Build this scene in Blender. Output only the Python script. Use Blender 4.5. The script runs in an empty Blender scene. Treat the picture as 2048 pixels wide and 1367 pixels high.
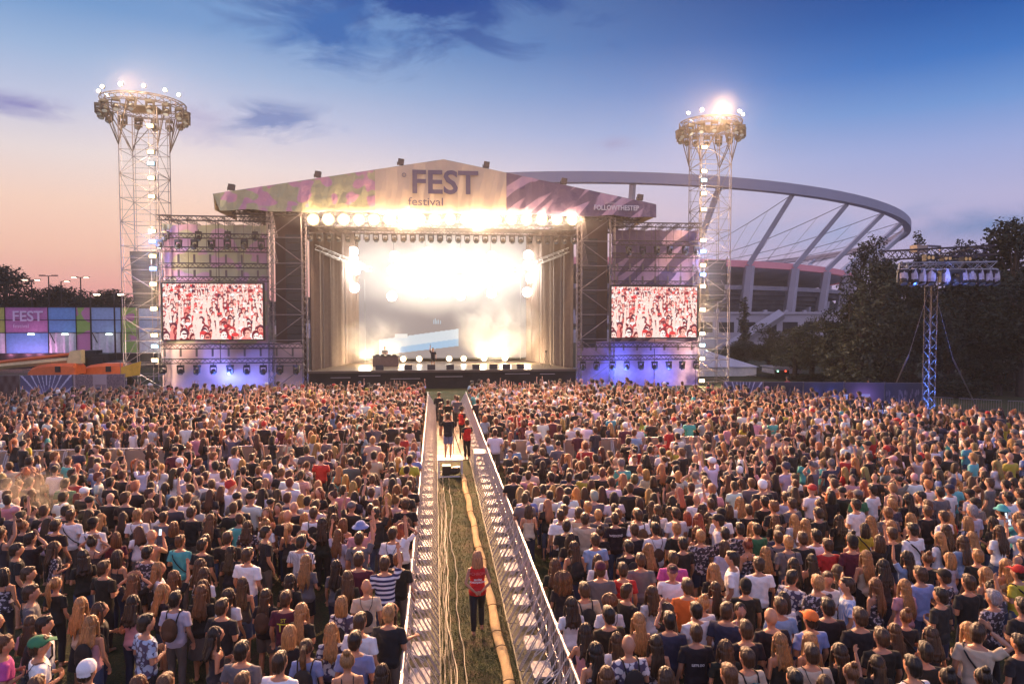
import bpy, bmesh, math, random
import numpy as np
from mathutils import Vector, Matrix
C = bpy.context.scene
COL = C.collection
R = math.radians
rnd = random.Random(7)
# ---------------------------------------------------------------- camera
HAZE = .00035; SMOKE = .0009; CAM_H = 6.7; YAW = R(6.4); PITCH = R(2.37)
cd = bpy.data.cameras.new('camera'); cam = bpy.data.objects.new('camera', cd); COL.objects.link(cam)
cd.sensor_width = 36; cd.lens = 24; cd.clip_end = 3000; cd.clip_start = 0.1
cam.location = (0, 0, CAM_H); cam.rotation_euler = (R(90) - PITCH, 0, -YAW)
C.camera = cam
CM = Matrix.Rotation(-YAW, 3, 'Z') @ Matrix.Rotation(R(90) - PITCH, 3, 'X')
def ray(px, py):
    return CM @ Vector(((px - 1024) / 1365.3, -(py - 683.5) / 1365.3, -1))
def at(px, py, Y):            # point of the plane y = Y seen at a photo pixel
    d = ray(px, py); return Vector((0, 0, CAM_H)) + d * (Y / d.y)
def gr(px, py, z=0.0):        # point of the plane z seen at a photo pixel
    d = ray(px, py); return Vector((0, 0, CAM_H)) + d * ((z - CAM_H) / d.z)
# ---------------------------------------------------------------- render
C.view_settings.view_transform = 'Standard'; C.view_settings.look = 'None'
C.view_settings.exposure = 0.0; C.view_settings.gamma = 1
cy = C.cycles
cy.use_denoising = True
try: cy.denoiser = 'OPENIMAGEDENOISE'
except Exception: pass
cy.max_bounces = 6; cy.diffuse_bounces = 2; cy.glossy_bounces = 2; cy.transmission_bounces = 3
cy.transparent_max_bounces = 12; cy.volume_bounces = 0
cy.sample_clamp_indirect = 4.0; cy.caustics_reflective = False; cy.caustics_refractive = False
cy.volume_step_rate = 2.0; cy.volume_max_steps = 48; cy.use_light_tree = True
cy.use_adaptive_sampling = True; cy.adaptive_threshold = 0.02
C.render.threads_mode = 'AUTO'
def lin(r, g, b):
    f = lambda c: (c / 255 / 12.92) if c / 255 <= .04045 else ((c / 255 + .055) / 1.055) ** 2.4
    return (f(r), f(g), f(b), 1)
# ---------------------------------------------------------------- world
W = bpy.data.worlds.new('World'); C.world = W; W.use_nodes = True
nt = W.node_tree; nt.nodes.clear(); N = nt.nodes.new; L = nt.links.new
out = N('ShaderNodeOutputWorld'); bg = N('ShaderNodeBackground'); L(bg.outputs[0], out.inputs[0])
tc = N('ShaderNodeTexCoord'); nrm = N('ShaderNodeVectorMath'); nrm.operation = 'NORMALIZE'; L(tc.outputs['Generated'], nrm.inputs[0])
sep = N('ShaderNodeSeparateXYZ'); L(nrm.outputs[0], sep.inputs[0])
def math_(op, a, b=None, c=None, clamp=False):
    n = N('ShaderNodeMath'); n.operation = op; n.use_clamp = clamp
    for i, v in enumerate((a, b, c)):
        if v is None: continue
        if isinstance(v, (int, float)): n.inputs[i].default_value = v
        else: L(v, n.inputs[i])
    return n.outputs[0]
def ramp_(stops, fac):
    r = N('ShaderNodeValToRGB'); e = r.color_ramp.elements
    e[0].position, e[0].color = stops[0][0], lin(*stops[0][1]); e[1].position, e[1].color = stops[-1][0], lin(*stops[-1][1])
    for p, c in stops[1:-1]:
        k = e.new(p); k.color = lin(*c)
    L(fac, r.inputs[0]); return r.outputs[0]
def mixc(f, a, b):
    m = N('ShaderNodeMix'); m.data_type = 'RGBA'
    L(f, m.inputs[0])
    for s, v in ((6, a), (7, b)):
        if isinstance(v, tuple): m.inputs[s].default_value = v
        else: L(v, m.inputs[s])
    return m.outputs[2]
zz = sep.outputs[2]
lr = ramp_([(0, (214, 140, 146)), (.03, (234, 164, 152)), (.077, (246, 194, 168)), (.136, (242, 206, 186)), (.195, (224, 211, 210)), (.25, (186, 192, 216)), (.305, (148, 174, 210)), (.356, (106, 148, 198)), (.6, (60, 100, 165)), (1, (60, 90, 150))], zz)
rr = ramp_([(0, (176, 160, 196)), (.08, (178, 168, 205)), (.14, (178, 175, 210)), (.2, (150, 165, 212)), (.25, (105, 145, 204)), (.3, (54, 112, 186)), (.35, (22, 86, 162)), (.4, (4, 64, 138)), (.6, (30, 70, 135)), (1, (50, 80, 140))], zz)
hor = math_('SQRT', math_('ADD', math_('MULTIPLY', sep.outputs[0], sep.outputs[0]), math_('MULTIPLY', sep.outputs[1], sep.outputs[1])))
# azimuth: x' along a direction turned so that 0 is the left end of the view and 1 the right end
cs, sn = math.cos(R(6)), math.sin(R(6))
xa = math_('SUBTRACT', math_('MULTIPLY', sep.outputs[0], cs), math_('MULTIPLY', sep.outputs[1], sn))
az = math_('DIVIDE', xa, hor)
t = N('ShaderNodeMapRange'); t.interpolation_type = 'SMOOTHSTEP'; t.inputs[1].default_value = -.45; t.inputs[2].default_value = .6
L(az, t.inputs[0])
sky = mixc(t.outputs[0], lr, rr)
# clouds
def cloud(c0, px, py, sx, sy, col, dens, scale=9., rot=0., thr=.42):
    d = ray(px, py).normalized()
    sub = N('ShaderNodeVectorMath'); sub.operation = 'SUBTRACT'; L(nrm.outputs[0], sub.inputs[0]); sub.inputs[1].default_value = d
    noi = N('ShaderNodeTexNoise'); noi.inputs['Scale'].default_value = scale; noi.inputs['Detail'].default_value = 7; noi.inputs['Roughness'].default_value = .6
    noi.inputs['Distortion'].default_value = .7
    mp = N('ShaderNodeMapping'); mp.inputs['Scale'].default_value = (1, 1, 2.6); mp.inputs['Rotation'].default_value = (0, rot, 0); mp.inputs['Location'].default_value = (px * .01, 0, py * .01)
    L(nrm.outputs[0], mp.inputs[0]); L(mp.outputs[0], noi.inputs['Vector'])
    m2 = N('ShaderNodeMapping'); m2.inputs['Scale'].default_value = (1365 / sx, 0, 1365 / sy); m2.inputs['Rotation'].default_value = (0, rot, 0)
    L(sub.outputs[0], m2.inputs[0])
    ln = N('ShaderNodeVectorMath'); ln.operation = 'LENGTH'; L(m2.outputs[0], ln.inputs[0])
    f = math_('SUBTRACT', .82, ln.outputs['Value'])
    g = math_('ADD', math_('MULTIPLY', math_('SUBTRACT', noi.outputs[0], .5), 3.4), f)
    g = math_('MULTIPLY', g, dens, clamp=True)
    g = math_('MULTIPLY', g, math_('SUBTRACT', 1.25, ln.outputs['Value'], clamp=True), clamp=True)
    m = math_('MULTIPLY', g, math_('GREATER_THAN', sep.outputs[1], 0.0))
    return mixc(m, c0, lin(*col))
sky = cloud(sky, 850, -40, 400, 170, (0, 70, 146), 2.4, 6., R(4), .38)
sky = cloud(sky, 660, 60, 170, 90, (40, 100, 170), 1.4, 9., 0, .4)
sky = cloud(sky, 540, 235, 150, 45, (112, 136, 186), 1.3, 12, R(6), .36)
sky = cloud(sky, 400, 250, 110, 50, (158, 162, 198), .7, 12, 0, .42)
sky = cloud(sky, 20, 205, 120, 26, (140, 140, 188), 1.1, 10, R(10), .38)
sky = cloud(sky, 1600, 470, 300, 70, (140, 165, 208), .6, 7, R(-6), .4)
sky = cloud(sky, 1940, 450, 170, 50, (118, 140, 186), .9, 8, R(-6), .38)
sky = cloud(sky, 1225, 288, 60, 22, (150, 155, 195), .8, 12, 0, .36)
# sky behind the camera raised and paled to fill the crowd with lavender
bk = N('ShaderNodeMapRange'); bk.inputs[1].default_value = .2; bk.inputs[2].default_value = -.5; L(sep.outputs[1], bk.inputs[0])
sky = mixc(bk.outputs[0], sky, lin(182, 180, 222))
L(sky, bg.inputs[0])
L(math_('MULTIPLY_ADD', bk.outputs[0], .22, 1.12), bg.inputs[1])
# ---------------------------------------------------------------- low sun, already at the horizon on the left
sd = bpy.data.lights.new('sun', 'SUN'); so = bpy.data.objects.new('sun', sd); COL.objects.link(so)
sd.energy = .9; sd.angle = R(8); sd.color = (1, .5, .28)
so.rotation_euler = Vector((-.62, .75, .12)).to_track_quat('Z', 'Y').to_euler()

# ================================================================ helpers
def tag(o, label=None, cat=None, group=None, kind=None):
    if label: o['label'] = label
    if cat: o['category'] = cat
    if group: o['group'] = group
    if kind: o['kind'] = kind
    return o
def empty(name, loc=(0, 0, 0), rz=0, label=None, cat=None, group=None):
    o = bpy.data.objects.new(name, None); COL.objects.link(o); o.location = loc; o.rotation_euler = (0, 0, rz); o.empty_display_size = .2
    return tag(o, label, cat, group)
class MB:
    def __init__(s): s.v = []; s.f = []; s.m = []; s.mi = 0
    def add(s, vs, fs):
        b = len(s.v); s.v.extend([tuple(v) for v in vs]); s.f.extend([tuple(b + i for i in f) for f in fs]); s.m.extend([s.mi] * len(fs)); return s
    def box(s, c, d, M=None):
        x, y, z = d[0] / 2, d[1] / 2, d[2] / 2; c = Vector(c)
        vs = [Vector((i * x, j * y, k * z)) for k in (-1, 1) for j in (-1, 1) for i in (-1, 1)]
        if M is not None: vs = [M @ v for v in vs]
        return s.add([c + v for v in vs], [(0, 2, 3, 1), (4, 5, 7, 6), (0, 1, 5, 4), (2, 6, 7, 3), (0, 4, 6, 2), (1, 3, 7, 5)])
    def rings(s, rings, cap=True):
        n = len(rings[0]); vs = [p for r in rings for p in r]; fs = []
        for i in range(len(rings) - 1):
            for j in range(n): k = (j + 1) % n; fs.append((i * n + j, i * n + k, (i + 1) * n + k, (i + 1) * n + j))
        if cap: fs.append(tuple(reversed(range(n)))); fs.append(tuple((len(rings) - 1) * n + j for j in range(n)))
        return s.add(vs, fs)
    def path(s, pts, rad, n=6, flat=None):
        pts = [Vector(p) for p in pts]; rs = rad if isinstance(rad, (list, tuple)) else [rad] * len(pts); R_ = []; u = None
        for i, p in enumerate(pts):
            d = (pts[min(i + 1, len(pts) - 1)] - pts[max(i - 1, 0)]).normalized()
            if u is None: u = (Vector((0, 0, 1)) if abs(d.z) < .9 else Vector((1, 0, 0))).cross(d).normalized()
            else: u = (u - d * u.dot(d)).normalized()
            w = d.cross(u); fl = flat or 1
            R_.append([p + (u * math.cos(2 * math.pi * j / n) + w * math.sin(2 * math.pi * j / n) * fl) * rs[i] for j in range(n)])
        return s.rings(R_)
    def tube(s, a, b, r, n=5): return s.path([a, b], r, n)
    def ell(s, c, r, n=12, m=8, M=None):
        c = Vector(c); rg = []
        for i in range(m + 1):
            t_ = math.pi * (i + .02 * (i == 0) - .02 * (i == m)) / m
            ring = []
            for j in range(n):
                a = 2 * math.pi * j / n; v = Vector((r[0] * math.sin(t_) * math.cos(a), r[1] * math.sin(t_) * math.sin(a), -r[2] * math.cos(t_)))
                if M is not None: v = M @ v
                ring.append(c + v)
            rg.append(ring)
        return s.rings(rg)
    def cyl(s, c, r, h, n=16, axis='z', r2=None):
        c = Vector(c); r2 = r if r2 is None else r2
        ax = {'z': Vector((0, 0, 1)), 'y': Vector((0, 1, 0)), 'x': Vector((1, 0, 0))}[axis] if isinstance(axis, str) else Vector(axis).normalized()
        return s.path([c - ax * h / 2, c + ax * h / 2], [r, r2], n)
    def prism(s, poly, off):      # poly: list of 3D points, off: thickness vector
        n = len(poly); off = Vector(off); vs = [Vector(p) for p in poly] + [Vector(p) + off for p in poly]
        fs = [tuple(range(n)), tuple(reversed(range(n, 2 * n)))] + [(i, i + n, (i + 1) % n + n, (i + 1) % n) for i in range(n)]
        return s.add(vs, fs)
    def truss(s, a, b, w=.4, r=.028, rl=.018, step=None, up=(0, 0, 1), sides=(0, 1, 2, 3)):
        a = Vector(a); b = Vector(b); d = (b - a); Ln = d.length; d.normalize(); up = Vector(up)
        u = up.cross(d).normalized(); v = d.cross(u)
        cs_ = [u * i * w / 2 + v * j * w / 2 for i, j in ((-1, -1), (1, -1), (1, 1), (-1, 1))]
        for c in cs_: s.tube(a + c, b + c, r, 5)
        k = max(1, round(Ln / (step or w * 1.15)))
        for q in sides:
            c0, c1 = cs_[q], cs_[(q + 1) % 4]
            for i in range(k):
                p0 = a + d * (Ln * i / k); p1 = a + d * (Ln * (i + 1) / k)
                if i % 2: c0, c1 = c0, c1
                s.tube(p0 + (c0 if i % 2 else c1), p1 + (c1 if i % 2 else c0), rl, 4)
        return s
    def mesh(s, name, smooth=False):
        me = bpy.data.meshes.new(name); me.from_pydata(s.v, [], s.f)
        if smooth: me.polygons.foreach_set('use_smooth', [True] * len(me.polygons))
        if any(s.m): me.polygons.foreach_set('material_index', s.m)
        me.update(); return me
    def build(s, name, mat, parent=None, smooth=False, loc=None):
        me = s.mesh(name, smooth)
        for m in (mat if isinstance(mat, (list, tuple)) else [mat]): me.materials.append(m)
        o = bpy.data.objects.new(name, me); COL.objects.link(o)
        if parent: o.parent = parent
        if loc is not None: o.location = loc
        return o
def copy_tree(o, parent=None):
    c = o.copy(); COL.objects.link(c); c.parent = parent
    for ch in list(o.children): copy_tree(ch, c)
    return c
# ---------------------------------------------------------------- materials
def mat(name, col, rough=.6, metal=0., emit=None, es=0., var=.12, scale=3., bump=0., bscale=40., spec=None, sheen=0., objcol=False, alpha=None, coords='Object'):
    m = bpy.data.materials.new(name); m.use_nodes = True; nt = m.node_tree; b = nt.nodes['Principled BSDF']
    n = nt.nodes.new; l = nt.links.new
    b.inputs['Roughness'].default_value = rough; b.inputs['Metallic'].default_value = metal
    if spec is not None: b.inputs['Specular IOR Level'].default_value = spec
    if sheen: b.inputs['Sheen Weight'].default_value = sheen; b.inputs['Sheen Roughness'].default_value = .4
    tcn = n('ShaderNodeTexCoord')
    if objcol: oi = n('ShaderNodeObjectInfo'); base = oi.outputs['Color']
    else: base = None
    no = n('ShaderNodeTexNoise'); no.inputs['Scale'].default_value = scale; no.inputs['Detail'].default_value = 5; l(tcn.outputs[coords], no.inputs['Vector'])
    mr = n('ShaderNodeMapRange'); mr.inputs[1].default_value = .3; mr.inputs[2].default_value = .7; mr.inputs[3].default_value = 1 - var; mr.inputs[4].default_value = 1 + var
    l(no.outputs[0], mr.inputs[0])
    vm = n('ShaderNodeVectorMath'); vm.operation = 'SCALE'
    if base is not None: l(base, vm.inputs[0])
    else: vm.inputs[0].default_value = col[:3]
    l(mr.outputs[0], vm.inputs['Scale']); l(vm.outputs[0], b.inputs['Base Color'])
    if emit: b.inputs['Emission Color'].default_value = (*emit[:3], 1); b.inputs['Emission Strength'].default_value = es
    if bump:
        n2 = n('ShaderNodeTexNoise'); n2.inputs['Scale'].default_value = bscale; n2.inputs['Detail'].default_value = 4; l(tcn.outputs[coords], n2.inputs['Vector'])
        bp = n('ShaderNodeBump'); bp.inputs['Strength'].default_value = bump; bp.inputs['Distance'].default_value = .02; l(n2.outputs[0], bp.inputs['Height']); l(bp.outputs[0], b.inputs['Normal'])
    return m
def emat(name, col, s):
    m = bpy.data.materials.new(name); m.use_nodes = True; nt = m.node_tree; nt.nodes.clear()
    e = nt.nodes.new('ShaderNodeEmission'); o = nt.nodes.new('ShaderNodeOutputMaterial'); e.inputs[0].default_value = (*col[:3], 1); e.inputs[1].default_value = s
    nt.links.new(e.outputs[0], o.inputs[0]); return m
def attrmat(name, emit=0., rough=.7, bump=0.):
    m = bpy.data.materials.new(name); m.use_nodes = True; nt = m.node_tree; b = nt.nodes['Principled BSDF']
    a = nt.nodes.new('ShaderNodeAttribute'); a.attribute_name = 'col'; a.attribute_type = 'GEOMETRY'
    nt.links.new(a.outputs['Color'], b.inputs['Base Color']); b.inputs['Roughness'].default_value = rough
    if emit: nt.links.new(a.outputs['Color'], b.inputs['Emission Color']); b.inputs['Emission Strength'].default_value = emit; b.inputs['Base Color'].default_value = (.01, .01, .01, 1); nt.links.remove(b.inputs['Base Color'].links[0])
    return m
def text(s, name, size, material, parent=None, M=None, extrude=.01, font_bold=0., sx=1.):
    cu = bpy.data.curves.new(name, 'FONT'); cu.body = s; cu.size = size; cu.extrude = extrude; cu.offset = font_bold; cu.align_x = 'CENTER'; cu.align_y = 'CENTER'; cu.resolution_u = 3
    o = bpy.data.objects.new(name + '_src', cu); COL.objects.link(o)
    dg = bpy.context.evaluated_depsgraph_get(); me = bpy.data.meshes.new_from_object(o.evaluated_get(dg)); bpy.data.objects.remove(o)
    me.transform(Matrix.Diagonal((sx, 1, 1, 1))); me.name = name
    me.materials.clear(); me.materials.append(material)
    ob = bpy.data.objects.new(name, me); COL.objects.link(ob)
    if parent: ob.parent = parent
    if M is not None: ob.matrix_local = M
    return ob
M_dark = mat('dark_steel', (.03, .028, .03), .45, .6)
M_alu = mat('aluminium', (.45, .43, .45), .35, .85, var=.08)
M_galv = mat('galvanised_steel', (.26, .22, .22), .5, .6, var=.15, scale=8)
M_black = mat('black_plastic', (.018, .017, .018), .5)
M_white = mat('white_paint', (.72, .7, .7), .5, var=.08)
M_rubber = mat('rubber', (.02, .02, .02), .8)
# ================================================================ people
V3 = Vector
def solid(mb, vox=.011, sm=3, name='part'):
    me = mb.mesh(name + '_raw'); o = bpy.data.objects.new('tmp', me); COL.objects.link(o)
    r = o.modifiers.new('r', 'REMESH'); r.mode = 'VOXEL'; r.voxel_size = vox
    if sm: s = o.modifiers.new('s', 'SMOOTH'); s.factor = .5; s.iterations = sm
    dg = bpy.context.evaluated_depsgraph_get(); m2 = bpy.data.meshes.new_from_object(o.evaluated_get(dg)); bpy.data.objects.remove(o); bpy.data.meshes.remove(me)
    m2.polygons.foreach_set('use_smooth', [True] * len(m2.polygons)); m2.name = name; return m2
def lod(me, target):
    o = bpy.data.objects.new('tmp', me); COL.objects.link(o)
    d = o.modifiers.new('d', 'DECIMATE'); d.ratio = min(1, target / max(1, len(me.polygons) * 2)); d.use_collapse_triangulate = True
    dg = bpy.context.evaluated_depsgraph_get(); m2 = bpy.data.meshes.new_from_object(o.evaluated_get(dg)); bpy.data.objects.remove(o)
    v = np.empty(len(m2.vertices) * 3, np.float32); m2.vertices.foreach_get('co', v)
    m2.calc_loop_triangles(); t_ = np.empty(len(m2.loop_triangles) * 3, np.int32); m2.loop_triangles.foreach_get('vertices', t_)
    bpy.data.meshes.remove(m2); return v.reshape(-1, 3), t_.reshape(-1, 3)
def hrings(mb, rows, n=20, inf=0., sup=2.3):
    rg = []
    for z, rx, ry, cy_ in rows:
        ring = []
        for j in range(n):
            a = 2 * math.pi * j / n; c, s = math.cos(a), math.sin(a)
            k = (abs(c) ** sup + abs(s) ** sup) ** (-1 / sup)
            ring.append(V3(((rx + inf) * c * k, cy_ + (ry + inf) * s * k, z)))
        rg.append(ring)
    mb.rings(rg)
TORSO = {'m': [(.84, .15, .105, -.01), (.93, .165, .115, -.01), (1.02, .155, .102, .0), (1.12, .155, .1, .005), (1.24, .178, .112, .005), (1.34, .196, .112, -.002), (1.40, .19, .098, -.01), (1.435, .14, .08, -.015), (1.47, .07, .062, -.012)],
         'f': [(.84, .16, .108, -.015), (.93, .172, .118, -.02), (1.02, .142, .098, -.005), (1.12, .128, .09, .005), (1.24, .148, .105, .01), (1.34, .168, .104, .0), (1.40, .162, .088, -.01), (1.435, .115, .07, -.015), (1.47, .058, .055, -.012)]}
SH = {'m': .2, 'f': .17}; AR = {'m': 1.0, 'f': .82}
# arm = (elbow, wrist, hand direction) for the right side, x positive outward
ARMS = {'hang': ((.255, -.03, 1.10), (.275, .08, .87), (-.02, .03, -1)), 'front': ((.26, -.04, 1.12), (.13, .2, 1.16), (-.6, .5, .25)),
        'up': ((.27, .09, 1.60), (.225, .14, 1.86), (-.05, .1, 1)), 'head': ((.37, .07, 1.53), (.12, .05, 1.70), (-.8, .2, .5)),
        'behind': ((.30, -.11, 1.12), (.075, -.185, .95), (-.9, -.05, -.35)), 'rail': ((.27, .12, 1.16), (.2, .36, 1.14), (-.2, 1, -.1)),
        'phone': ((.24, .14, 1.28), (.1, .26, 1.52), (-.1, .15, 1))}
def sx(p, s): return V3((p[0] * s, p[1], p[2]))
def hand(mb, w, d, s, k):
    d = V3(d).normalized(); d = sx(d, s); side = d.cross(V3((0, 1, .2))).normalized()
    if side.length < .1: side = V3((1, 0, 0))
    nrm_ = d.cross(side).normalized(); M = Matrix((side, nrm_, d)).transposed()
    mb.ell(w + d * .05 * k, (.041 * k, .017 * k, .055 * k), 10, 8, M)
    for i, ln in enumerate((.062, .074, .069, .052)):
        b = w + d * .085 * k + side * (-.03 + .02 * i) * k; m_ = b + d * ln * .5 * k + nrm_ * .006; e = b + d * ln * .92 * k + nrm_ * .026 * k
        mb.path([b - d * .02, b, m_, e], [.0095 * k, .0105 * k, .0098 * k, .0075 * k], 6)
    b = w + d * .035 * k + side * .034 * k * -1; mb.path([b + side * .012, b - side * .016 * k + d * .02, b - side * .03 * k + d * .045 * k + nrm_ * .012], [.014 * k, .0125 * k, .009 * k], 6)
def body_mb(sex, L_, R_, legs='stand', head=True):
    mb = MB(); k = AR[sex]
    hrings(mb, TORSO[sex])
    mb.path([(0, -.012, 1.42), (0, .0, 1.50), (0, .012, 1.57)], [.06 * (k * .5 + .5), .054 * (k * .4 + .6), .054], 12)
    h = (0, .012, 1.625)
    mb.ell(h, (.074, .093, .108), 16, 12)
    mb.ell((0, .032, 1.565), (.053, .052, .06), 12, 8)                    # jaw
    mb.path([(0, .095, 1.64), (0, .107, 1.607), (0, .098, 1.594)], [.008, .013, .011], 8)   # nose
    mb.ell((0, .082, 1.566), (.024, .008, .008), 8, 6)                   # mouth
    for s in (-1, 1):
        mb.ell((s * .03, .092, 1.63), (.012, .008, .008), 8, 6)          # eyelids
        mb.ell((s * .077, .005, 1.615), (.011, .018, .03), 8, 6)         # ears
        mb.ell((s * .03, .09, 1.652), (.02, .012, .007), 8, 6)           # brow
        sh = V3((s * SH[sex], -.01, 1.385)); ar = ARMS[R_ if s > 0 else L_]; e = sx(ar[0], s); w = sx(ar[1], s)
        if sex == 'f': e.x *= .88; w.x *= .9
        mb.path([sh + V3((-s * .06, 0, .005)), sh, sh.lerp(e, .45), e, e.lerp(w, .3), w], [.05 * k, .054 * k, .047 * k, .039 * k, .041 * k, .026 * k], 12)
        hand(mb, w, ar[2], s, .96 if sex == 'm' else .88)
        hx = s * .088; st = {'stand': ((0, 0), (0, 0)), 'walk': ((.16, .1), (-.18, -.16))}[legs][0 if s > 0 else 1]
        kn = V3((s * .1, .02 + st[0], .49)); an = V3((s * .1, -.02 + st[1], .09)); 
        mb.path([(hx, -.01, .93), (hx, -.01, .82), kn.lerp(V3((hx, 0, .82)), .45), kn, kn.lerp(an, .3) + V3((0, -.015, 0)), an, an - V3((0, 0, .05))], [.088, .086, .07, .053, .055, .036, .036], 12)
        mb.path([an + V3((0, -.05, -.045)), an + V3((0, .03, -.045)), an + V3((s * .01, .14, -.06))], [.038, .04, .026], 10, .8)
    return mb
def bighead(me, hair=False):
    n = len(me.vertices); co = np.empty(n * 3); me.vertices.foreach_get('co', co); co = co.reshape(-1, 3)
    f = np.full(n, 1.2) if hair else 1 + .2 * np.clip((co[:, 2] - 1.5) / .07, 0, 1) * (np.abs(co[:, 0]) < .13) * (np.abs(co[:, 1]) < .16)
    co[:, 0] *= f; co[:, 1] *= f; co[:, 2] = 1.53 + (co[:, 2] - 1.53) * f; me.vertices.foreach_set('co', co.ravel()); me.update(); return me
def shirt_mb(sex, L_, R_, kind='tee'):
    mb = MB(); k = AR[sex]
    if kind == 'tee':
        rows = [(z, rx + .004 + (.016 if z < 1.05 else .012 if z < 1.3 else .008), ry + (.022 if z < 1.1 else .013), c) for z, rx, ry, c in TORSO[sex] if z < 1.46]
        if sex == 'm': rows = [(z, max(rx, .178) if z < 1.3 else rx, max(ry, .122) if z < 1.3 else ry, c) for z, rx, ry, c in rows]
        hrings(mb, rows)
        for s in (-1, 1):
            sh = V3((s * SH[sex], -.01, 1.385)); e = sx(ARMS[R_ if s > 0 else L_][0], s)
            if sex == 'f': e.x *= .88
            mb.path([sh + V3((-s * .07, 0, 0)), sh, sh.lerp(e, .4), sh.lerp(e, .66)], [.062 * k + .004, .068 * k + .004, .066 * k + .004, .067 * k + .006], 14)
    elif kind == 'vest':
        hrings(mb, [(z, rx + .024, ry + .028, c) for z, rx, ry, c in TORSO[sex] if z < 1.36] + [(1.4, .165, .11, -.01), (1.44, .13, .09, -.012)])
    elif kind == 'long':
        rows = [(z, rx + .016, ry + .02, c) for z, rx, ry, c in TORSO[sex] if z < 1.46]; hrings(mb, rows)
        for s in (-1, 1):
            sh = V3((s * SH[sex], -.01, 1.385)); ar = ARMS[R_ if s > 0 else L_]; e = sx(ar[0], s); w = sx(ar[1], s)
            if sex == 'f': e.x *= .88; w.x *= .9
            mb.path([sh + V3((-s * .07, 0, 0)), sh, sh.lerp(e, .5), e, e.lerp(w, .5), e.lerp(w, .93)], [.064, .07, .062, .055, .05, .04], 14)
    else:   # strap top
        rows = [(z, rx + .012, ry + .013, c) for z, rx, ry, c in TORSO[sex] if z < 1.3]; rows.append((1.31, rows[-1][1] - .01, rows[-1][2] - .004, 0)); hrings(mb, rows)
        for s in (-1, 1):
            x = s * (.095 if sex == 'm' else .075); rr_ = .022 if sex == 'm' else .011
            mb.path([(x * 1.1, -.115, 1.28), (x * 1.05, -.104, 1.38), (x, -.05, 1.447), (x, .02, 1.447), (x * 1.05, .085, 1.39), (x * 1.05, .118, 1.28)], rr_, 8)
    me = solid(mb, .012, 3, 'shirt')
    # folds
    n = len(me.vertices); co = np.empty(n * 3); me.vertices.foreach_get('co', co); co = co.reshape(-1, 3); no_ = np.empty(n * 3); me.vertices.foreach_get('normal', no_); no_ = no_.reshape(-1, 3)
    x, y, z = co.T; d = .0045 * np.sin(31 * x + 14 * z + 3 * np.sin(9 * z)) * np.sin(17 * z - 11 * np.abs(x)) + .005 * np.sin(47 * z + 22 * np.abs(x)) * np.exp(-((z - .98) / .1) ** 2)
    co += no_ * d[:, None]; me.vertices.foreach_set('co', co.ravel()); me.update(); return me
def legs_mb(sex, kind, legs='stand'):
    mb = MB(); hrings(mb, [(z, rx + .012, ry + .012, c) for z, rx, ry, c in TORSO[sex] if z < 1.0] + [(.99, .155, .11, 0)])
    for s in (-1, 1):
        hx = s * .088; st = {'stand': (0, 0), 'walk': ((.16, .1) if s > 0 else (-.18, -.16))}[legs]
        kn = V3((s * .1, .02 + st[0], .49)); an = V3((s * .1, -.02 + st[1], .09)); h_ = V3((hx, -.01, .82))
        if kind == 'long': mb.path([(hx, -.01, .93), h_, kn.lerp(h_, .45), kn, kn.lerp(an, .35) + V3((0, -.01, 0)), an + V3((0, 0, .02))], [.1, .1, .086, .07, .066, .056], 12)
        elif kind == 'short': mb.path([(hx, -.01, .93), h_, kn.lerp(h_, .5), kn.lerp(h_, .18)], [.1, .105, .098, .096], 12)
    if kind == 'skirt': hrings(mb, [(.95, .17, .12, 0), (.8, .2, .15, 0), (.6, .23, .18, 0), (.45, .25, .2, 0)])
    return solid(mb, .014, 2, 'trousers' if kind == 'long' else 'shorts' if kind == 'short' else 'skirt')
def wav(me, amp, f=60, zr=1.3):
    n = len(me.vertices); co = np.empty(n * 3); me.vertices.foreach_get('co', co); co = co.reshape(-1, 3); no_ = np.empty(n * 3); me.vertices.foreach_get('normal', no_); no_ = no_.reshape(-1, 3)
    a = np.arctan2(co[:, 0], co[:, 1]); d = amp * (np.sin(a * 9 + 1.6 * np.sin(co[:, 2] * 9)) + .6 * np.sin(a * 21 + 2.2 * np.sin(co[:, 2] * 17)))
    co += no_ * d[:, None]; me.vertices.foreach_set('co', co.ravel()); me.update(); return me
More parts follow.
